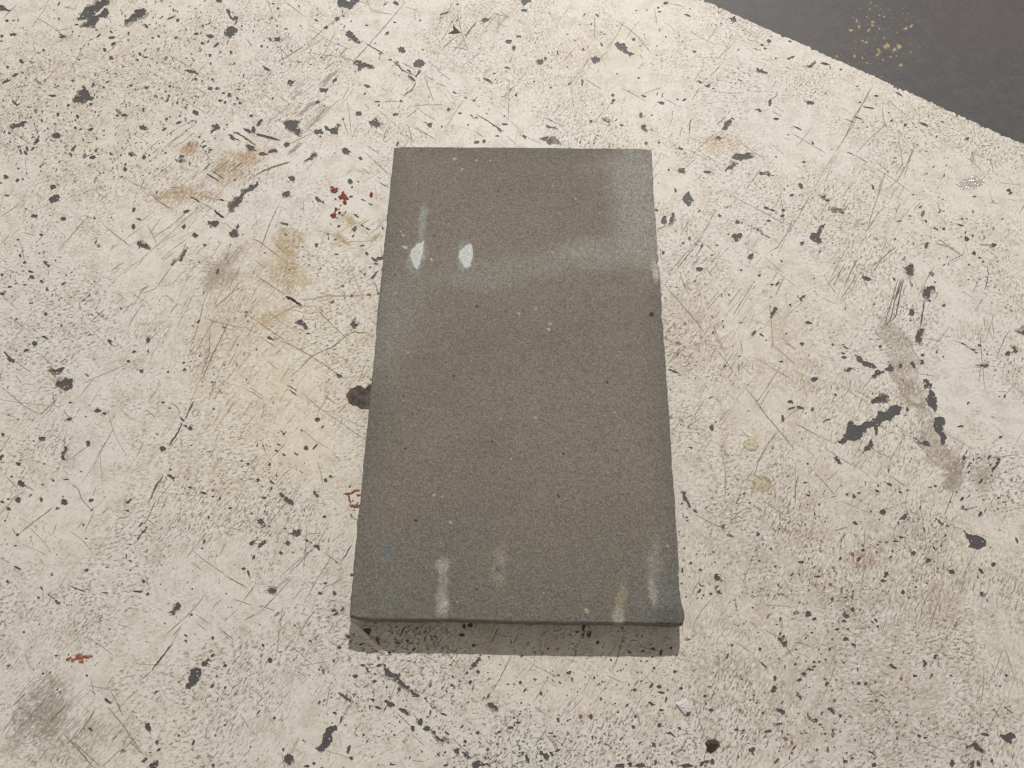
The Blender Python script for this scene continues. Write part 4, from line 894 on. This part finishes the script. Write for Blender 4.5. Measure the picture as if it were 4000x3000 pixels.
# two white paint smears on the tile
M_SMEAR = mat_mark('white_paint_smear', (.50, .53, .53, 1), (.80, .84, .84, 1), grain=700)
for pts in ([(710,1215),(704,1290),(692,1370),(668,1450),(635,1530),(600,1490),(572,1420),(555,1370),(575,1310),(622,1265)],
            [(1215,1250),(1235,1330),(1230,1410),(1200,1510),(1165,1512),(1112,1450),(1085,1405),(1100,1320),(1150,1280)]):
    px = [(1400 + x * .3616, 500 + y * .3616) for x, y in rough_poly(pts, 4, .075)]
    sheet('paint_smear', tile_local(px), TILE_T - .00008, .00022, M_SMEAR, tile, noise=.00003)

# ------------------------------------------------------------------ small things lying on the floor
def gpts(pts, n=2, amp=.10, k=1.0, ox=0, oy=0):
    return ground([(ox + x * k, oy + y * k) for x, y in rough_poly(pts, n, amp)])

M_CRUD = mat_mark('rust_brown_grit', (.05, .045, .042, 1), (.17, .135, .115, 1), grain=260)
o = sheet('grit_patch', gpts(big, 2, .08, .3616, 1300, 1100), -DEPTH, .00012, M_CRUD, noise=.00004)
tag(o, 'dark rust-brown gritty patch where white paint is missing, half under the tile', 'dirt patch')

def mat_clear(name, tint, gl=.02):
    a = Nodes(name)
    t = a.t
    tr = a.n('ShaderNodeBsdfTransparent'); tr.inputs[0].default_value = tint
    g = a.n('ShaderNodeBsdfGlossy'); g.inputs['Roughness'].default_value = gl
    lw = a.n('ShaderNodeLayerWeight'); lw.inputs['Blend'].default_value = .5
    fr = a.n('ShaderNodeMath', operation='MULTIPLY_ADD')
    a.l(a.math('POWER', lw.outputs['Facing'], 5.0), fr.inputs[0]); fr.inputs[1].default_value = .9; fr.inputs[2].default_value = .04
    else_tint = a.mix(a.ramp(lw.outputs['Facing'], .18, .62), tint, (tint[0] * .82, tint[1] * .76, tint[2] * .58, 1))
    if gl <= .05:                                          # liquid looks deeper at its steep rim
        a.l(else_tint, tr.inputs[0])
    if gl > .05:                                           # crinkled skin of the glue
        bp = a.n('ShaderNodeBump'); bp.inputs['Strength'].default_value = 1.0; bp.inputs['Distance'].default_value = .0012
        a.l(a.noise(a.obj, 480, 3, .6), bp.inputs['Height']); a.l(bp.outputs[0], g.inputs['Normal'])
        fr.inputs[2].default_value = .10
    mx = a.n('ShaderNodeMixShader')
    a.l(fr.outputs[0], mx.inputs[0]); a.l(tr.outputs[0], mx.inputs[1]); a.l(g.outputs[0], mx.inputs[2])
    a.l(mx.outputs[0], t.nodes['Material Output'].inputs['Surface'])
    t.nodes.remove(a.b)
    return a.m
M_DROP = mat_clear('amber_clear_drop', (.997, .992, .97, 1))
M_WET = mat_clear('clear_glue', (.965, .965, .97, 1), .10)
def drop(px, py, rx, ry, label):
    c = ground([(px, py)])[0]
    a = np.hypot(*(ground([(px + rx, py)])[0] - c)); b = np.hypot(*(ground([(px, py + ry)])[0] - c))
    n, rings, h = 40, 9, a * .23
    V, F = [], []
    wv = 1 + .03 * np.sin(np.arange(n) * 6.283 / n * 2 + 1) + .02 * np.sin(np.arange(n) * 6.283 / n * 3)
    for r in range(rings):
        f = 1 - r / rings
        z = h * (1 - f ** 2.6) ** .8
        for i in range(n):
            t = 6.2832 * i / n
            V.append((a * f * wv[i] * math.cos(t), b * f * wv[i] * math.sin(t), z))
    V.append((0, 0, h))
    for r in range(rings - 1):
        for i in range(n):
            j = (i + 1) % n
            F.append((r * n + i, r * n + j, (r + 1) * n + j, (r + 1) * n + i))
    F += [((rings - 1) * n + i, (rings - 1) * n + (i + 1) % n, len(V) - 1) for i in range(n)]
    F.append(tuple(reversed(range(n))))
    me = bpy.data.meshes.new('clear_drop')
    me.from_pydata(V, [], F)
    me.polygons.foreach_set('use_smooth', [True] * (len(F) - 1) + [False])
    o = link('clear_drop', me, M_DROP, loc=(c[0], c[1], 0.00002))
    tag(o, label, 'drop', 'amber drops beside the tile')
drop(2933, 1739, 29, 25, 'smaller clear amber drop at the end of a short scratch right of the tile')
drop(2977, 1890, 36, 34, 'larger round clear amber drop on the floor right of the tile')

o = sheet('glue_smear', gpts([(1620,1590),(1680,1550),(1770,1510),(1850,1550),(1872,1580),(1800,1632),(1700,1645)], 3, .14, K, 3000, 0), .00001, .0003, M_WET, noise=.00028)
tag(o, 'glistening clear glue smear on white paint near the dark floor', 'glue smear')
o = sheet('glue_streak', gpts([(1745,1365),(1755,1320),(1785,1295),(1795,1320),(1775,1360),(1790,1410),(1770,1440),(1752,1400)], 2, .1, K, 3000, 0), .00001, .00025, M_WET, noise=.0002)
tag(o, 'thin glistening clear glue streak above the wider glue smear', 'glue smear')

M_SHARD = mat_mark('white_plastic', (.74, .72, .73, 1), (.84, .82, .83, 1), rough=.35)
o = sheet('plastic_shard', gpts([(1415,1105),(1455,1080),(1495,1055),(1520,1080),(1532,1130),(1545,1170),(1510,1180),(1495,1205),(1455,1155)], 1, .05, K, 2000, 2250), .0, .0016, M_SHARD, dome=.0004, noise=.00018)
tag(o, 'small white angular plastic shard below the tile\'s chipped corner', 'shard')
M_PEB = mat_mark('brown_pebble', (.12, .095, .07, 1), (.26, .215, .165, 1), grain=400)
def pebble(name, px, py, rx, ry, h, mat, seed, label, cat, group=None, rot=0):
    c = ground([(px, py)])[0]
    s = np.hypot(*(ground([(px + 1, py)])[0] - c))
    r = np.random.default_rng(seed)
    k1, k2, k3 = r.uniform(0, 6.28, 3)
    V, F = [], []
    nu, nv = 14, 7
    for j in range(nv + 1):
        ph = math.pi / 2 * (1 - 2 * j / nv)
        for i in range(nu):
            t = 6.2832 * i / nu
            k = 1 + .13 * math.sin(2 * t + k1) + .10 * math.sin(3 * t + k2 + 2 * ph) + .05 * math.sin(5 * t + k3) + r.normal(0, .03)
            x, y = rx * s * math.cos(ph) * math.cos(t) * k, ry * s * math.cos(ph) * math.sin(t) * k
            cr, sr = math.cos(R(rot)), math.sin(R(rot))
            V.append((x * cr - y * sr, x * sr + y * cr, h * .5 * (1 + math.sin(ph) * (.92 + .12 * math.sin(t * 2 + k3)))))
    for j in range(nv):
        for i in range(nu):
            m = (i + 1) % nu
            F.append((j * nu + i, (j + 1) * nu + i, (j + 1) * nu + m, j * nu + m))
    me = bpy.data.meshes.new(name)
    me.from_pydata(V, [], F)
    z0 = min(v[2] for v in V)
    o = link(name, me, mat, loc=(c[0], c[1], -z0 - .00003))
    return tag(o, label, cat, group)
pebble('pebble', 2000 + 1522 * K, 2250 + 1190 * K, 8, 7, .0012, M_PEB, 3, 'tiny brown pebble touching the white plastic shard', 'pebble')
M_MUD = mat_mark('dark_brown_mud', (.045, .034, .024, 1), (.115, .088, .06, 1), grain=420)
o = sheet('mud_crumb', gpts([(1665,1440),(1690,1415),(1720,1410),(1750,1405),(1790,1440),(1798,1470),(1760,1500),(1720,1530),(1680,1515),(1685,1480)], 2, .06, K, 2000, 2250), 0.0, .0008, M_MUD, dome=.0007, noise=.00016)
tag(o, 'dark brown mud crumb on the floor beyond the white plastic shard', 'crumb')

# brick-red splashes and flecks
M_RED = mat_mark('brick_red', (.14, .022, .012, 1), (.30, .065, .032, 1), grain=330)
M_PINK = mat_mark('pale_brick_red', (.30, .085, .05, 1), (.52, .22, .15, 1), grain=420)
def splash(name, spots, k, ox, oy, mat, label):
    """one dried splash made of several joined thin domes"""
    V, F = [], []
    c0 = ground([(ox + spots[0][0] * k, oy + spots[0][1] * k)])[0]
    for (cx, cy, rx, ry, rot) in spots:
        pts = ground([(ox + x * k, oy + y * k) for x, y in blob(cx, cy, rx, ry, rot, 12, .2)]) - c0
        if np.sum(pts[:, 0] * np.roll(pts[:, 1], -1) - pts[:, 1] * np.roll(pts[:, 0], -1)) < 0:
            pts = pts[::-1]
        m = pts.mean(0); n = len(pts); b = len(V)
        hh = .00035 * min(1.6, max(rx, ry) / 18 + .4)
        for q, z in ((1.0, 0), (.85, .7), (.45, 1.0)):
            V += [(m[0] + (p[0] - m[0]) * q, m[1] + (p[1] - m[1]) * q, hh * z * rng.uniform(.85, 1.15)) for p in pts]
        V.append((m[0], m[1], hh))
        for r in range(2):
            F += [(b + r * n + i, b + r * n + (i + 1) % n, b + (r + 1) * n + (i + 1) % n, b + (r + 1) * n + i) for i in range(n)]
        F += [(b + 2 * n + i, b + 2 * n + (i + 1) % n, len(V) - 1) for i in range(n)]
        F.append(tuple(reversed(range(b, b + n))))
    me = bpy.data.meshes.new(name)
    me.from_pydata(V, [], F)
    o = link(name, me, mat, loc=(c0[0], c0[1], -.00002))
    return tag(o, label, 'paint splash')
splash('red_splash', [(1340,-12,34,26,0),(1405,45,36,30,20),(1430,92,18,22,0),(1455,60,14,10,0),(1350,60,10,9,0),(1395,118,9,8,0),(1320,-40,16,10,0),(1365,-30,10,8,0),(1420,20,16,26,0)], K, 700, 750, M_RED,
       'largest brick-red paint splash on the white floor left of the tile')
splash('red_splash', [(1335,205,26,22,0),(1355,150,16,18,0),(1385,180,12,14,0),(1310,205,8,8,0),(1410,200,9,8,0),(1435,175,8,8,0),(1380,150,8,8,0),(1365,225,8,8,0),(1345,178,10,14,0)], K, 700, 750, M_RED,
       'cluster of brick-red paint dots just below the largest red splash')
splash('red_splash', [(590,718,20,14,-20),(640,722,26,16,-10),(690,700,34,30,10),(745,698,40,16,-5),(785,692,14,12,0),(700,740,22,14,0),(610,705,14,9,0),(625,742,10,7,0)], K, 0, 2250, M_PINK,
       'pale brick-red paint splash alone on the scratched white floor')
FL = 'tiny brick-red fleck stuck to the white floor'
fl = [(1660,25,17,26,700,750),(1380,295,13,12,700,750),(855,467,14,13,0,750),(768,1060,13,13,2000,2250),(592,1213,15,18,2000,2250),(780,912,9,9,2000,2250),(1345,982,8,8,2000,2250),(1955,1560,10,12,2000,2250),
      (590,895,8,10,3000,2250),(925,915,10,9,3000,2250),(1150,885,13,16,3000,2250),(575,1075,14,12,3000,2250),(935,1075,14,10,3000,2250),(690,455,12,10,3000,2250),(538,70,11,16,3000,2250),(205,1440,14,18,3000,2250),
      (515,1505,14,14,3000,2250),(205,1525,12,10,3000,2250),(635,1450,9,9,2500,1500),(1835,1470,16,16,2500,1500),(2045,1450,12,9,2500,1500),(35,822,9,15,2000,0),(1355,1467,9,9,2000,0),(885,1570,8,8,1000,0),(830,1618,9,9,1000,0)]
for i, (x, y, rx, ry, ox, oy) in enumerate(fl):
    lab, grp = FL, 'brick-red flecks scattered on the floor'
    if i == 0:
        lab, grp = 'upright oval brick-red fleck between the red splash and the tile', None
    pebble('red_fleck', ox + x * K, oy + y * K, rx * K, ry * K, .0006, M_RED if i in (0, 1, 21, 22, 23, 24) else M_PINK, 40 + i, lab, 'fleck', grp)
M_STAR = mat_mark('dark_red_brown', (.045, .022, .016, 1), (.13, .07, .05, 1), grain=330)
o = sheet('star_fleck', gpts([(1660,290),(1685,275),(1708,262),(1702,235),(1705,205),(1720,235),(1735,250),(1772,285),(1745,290),(1710,293)], 1, .05, K, 1000, 0), 0.0, .0004, M_STAR)
tag(o, 'star-shaped dark red-brown fleck above the tile\'s far edge', 'fleck')

# orange squiggle at the left edge of the tile
M_ORANGE = mat_mark('orange_rust', (.20, .072, .024, 1), (.36, .15, .06, 1), grain=400)
V, F = [], []
k7 = 700 / 1659
oc = ground([(1300 + 170 * k7, 1700 + 590 * k7)])[0]
for w, pts in ((15, (95,548,160,540,210,515,256,506)), (13, (148,545,153,600,172,632)), (22, (152,650,200,660,262,660)), (16, (220,553,258,558)), (11, (180,598,186,620)), (11, (214,642,238,618))):
    rb = ribbon(pts, w * 1.6, 9, .15)
    q = ground([(1300 + x * k7, 1700 + y * k7) for x, y in rb]) - oc
    n = len(q) // 2
    A, B = q[:n], q[n:][::-1]
    b = len(V)
    for p, s in zip(A, B):
        m = (p + s) / 2
        V += [(p[0], p[1], 0), (m[0], m[1], .0003), (s[0], s[1], 0)]
    for i in range(n - 1):
        F += [(b + 3 * i, b + 3 * i + 1, b + 3 * i + 4, b + 3 * i + 3), (b + 3 * i + 1, b + 3 * i + 2, b + 3 * i + 5, b + 3 * i + 4), (b + 3 * i, b + 3 * i + 3, b + 3 * i + 5, b + 3 * i + 2)]
    F += [(b, b + 2, b + 1), (b + 3 * n - 3, b + 3 * n - 2, b + 3 * n - 1)]
me = bpy.data.meshes.new('orange_mark'); me.from_pydata(V, [], F)
o = link('orange_mark', me, M_ORANGE, loc=(oc[0], oc[1], -.00002))
tag(o, 'orange-brown curly paint squiggle running under the tile\'s left edge', 'paint mark')

# lifted ridge of cracked paint crossing the tile's shadow
M_RIDGE = mat_mark('lifted_paint', (.80, .66, .56, 1), (.92, .84, .76, 1), grain=500)
rp = np.array([(1372,2432),(1380,2436),(1396,2446),(1411,2458),(1422,2470),(1434,2485),(1450,2501),(1466,2517),(1478,2526),(1490,2531),(1497,2542),(1508,2549),(1516,2560)], float)
s = np.arange(len(rp)); t = np.linspace(0, len(rp) - 1, 40)
rp = np.stack([np.interp(t, s, rp[:, 0]), np.interp(t, s, rp[:, 1])], 1) + rng.normal(0, 1.0, (40, 2))
hgt = np.clip(np.minimum(t, len(rp) - 1) * 0 + .0009 + .0008 * np.exp(-((t - 9.2) / 1.3) ** 2) + rng.normal(0, .00022, 40), .0003, .004)
hgt[0] = hgt[-1] = .0001
wd = np.clip(.0016 + .0018 * np.exp(-((t - 9.3) / 1.2) ** 2) + rng.normal(0, .0003, 40), .0004, .005)
G = ground(rp)
T = np.gradient(G, axis=0); T /= np.hypot(*T.T)[:, None]; N = np.stack([-T[:, 1], T[:, 0]], 1)
c = G.mean(0)
V, F = [], []
for i in range(40):
    for off, z in ((-1.0, 0), (-.35, .8), (.1, 1.0), (.45, .75), (.5, 0)):
        p = G[i] - c + N[i] * wd[i] * off
        V.append((p[0], p[1], hgt[i] * z))
for i in range(39):
    for j in range(5):
        m = (j + 1) % 5
        F.append((i * 5 + j, (i + 1) * 5 + j, (i + 1) * 5 + m, i * 5 + m))
F += [tuple(range(5)), tuple(reversed(range(195, 200)))]
me = bpy.data.meshes.new('lifted_paint_ridge'); me.from_pydata(V, [], F)
o = link('lifted_paint_ridge', me, M_RIDGE, loc=(c[0], c[1], -.00002))
tag(o, 'raised diagonal ridge of lifted pale paint crossing the tile\'s shadow', 'paint flake')

# glassy crumbs
M_AMBER = mat_mark('amber_resin', (.42, .26, .08, 1), (.62, .42, .16, 1), rough=.15)
pebble('resin_bead', 700 + 1640 * K, 750 + 885 * K, 8, 5, .0009, M_AMBER, 91, 'tiny amber resin bead at the end of a tan drip beside the tile', 'bead')
M_GLINT = mat_mark('pale_crystal', (.62, .58, .52, 1), (.80, .77, .72, 1), rough=.12)
pebble('crystal_crumb', 1398, 1257, 8, 11, .0014, M_GLINT, 92, 'shiny pale crystal crumb on a small chip left of the tile', 'crumb')
pebble('crystal_crumb', 1064, 1272, 5, 6, .0009, M_GLINT, 93, 'lone glinting pale crumb on a long diagonal scratch', 'crumb')

# mustard specks on the bare grey floor
M_YEL = mat_mark('mustard_paint', (.34, .26, .13, 1), (.56, .45, .27, 1), grain=500)
ys = [(890,20,9),(935,50,8),(880,75,7),(770,175,16),(790,230,13),(720,262,15),(905,188,14),(900,215,13),(875,258,15),(965,130,8),(1005,145,9),(965,245,9),(1190,245,13),(1245,215,11),(820,350,12),(850,365,11),(1025,400,26),
      (965,440,17),(1100,430,15),(1130,400,20),(750,485,12),(595,480,8),(820,500,11),(995,515,9),(860,545,8),(1150,555,15),(1240,445,8),(1000,330,6),(1115,480,8),(985,660,6),(950,470,13),(1060,490,8),(920,540,5),
      (1165,70,5),(1215,118,6),(740,150,5),(860,150,8),(640,400,5),(690,380,5),(470,415,5)]
V, F = [], []
yc = ground([(3000 + 950 * K, 300 * K)])[0]
for (x, y, r) in ys + [(rng.normal(920, 190), rng.normal(330, 200), rng.uniform(2.5, 5)) for _ in range(170)]:
    if in_dark((3000 + x * K, y * K)) is False:
        continue
    pts = ground([(3000 + px_ * K, py_ * K) for px_, py_ in blob(x, y, r * 1.35, r * .85, rng.uniform(-60, 60), 9, .38)]) - yc
    if np.sum(pts[:, 0] * np.roll(pts[:, 1], -1) - pts[:, 1] * np.roll(pts[:, 0], -1)) < 0:
        pts = pts[::-1]
    m = pts.mean(0); n = len(pts); b = len(V)
    V += [(p[0], p[1], 0) for p in pts] + [(m[0] + (p[0] - m[0]) * .7, m[1] + (p[1] - m[1]) * .7, .0002) for p in pts]
    F += [(b + i, b + (i + 1) % n, b + n + (i + 1) % n, b + n + i) for i in range(n)] + [tuple(range(b + n, b + 2 * n))]
me = bpy.data.meshes.new('mustard_specks'); me.from_pydata(V, [], F)
o = link('mustard_specks', me, M_YEL, loc=(yc[0], yc[1], -DEPTH - .00002))
tag(o, 'scatter of mustard yellow paint specks on the bare grey floor', 'paint specks')
o['kind'] = 'stuff'
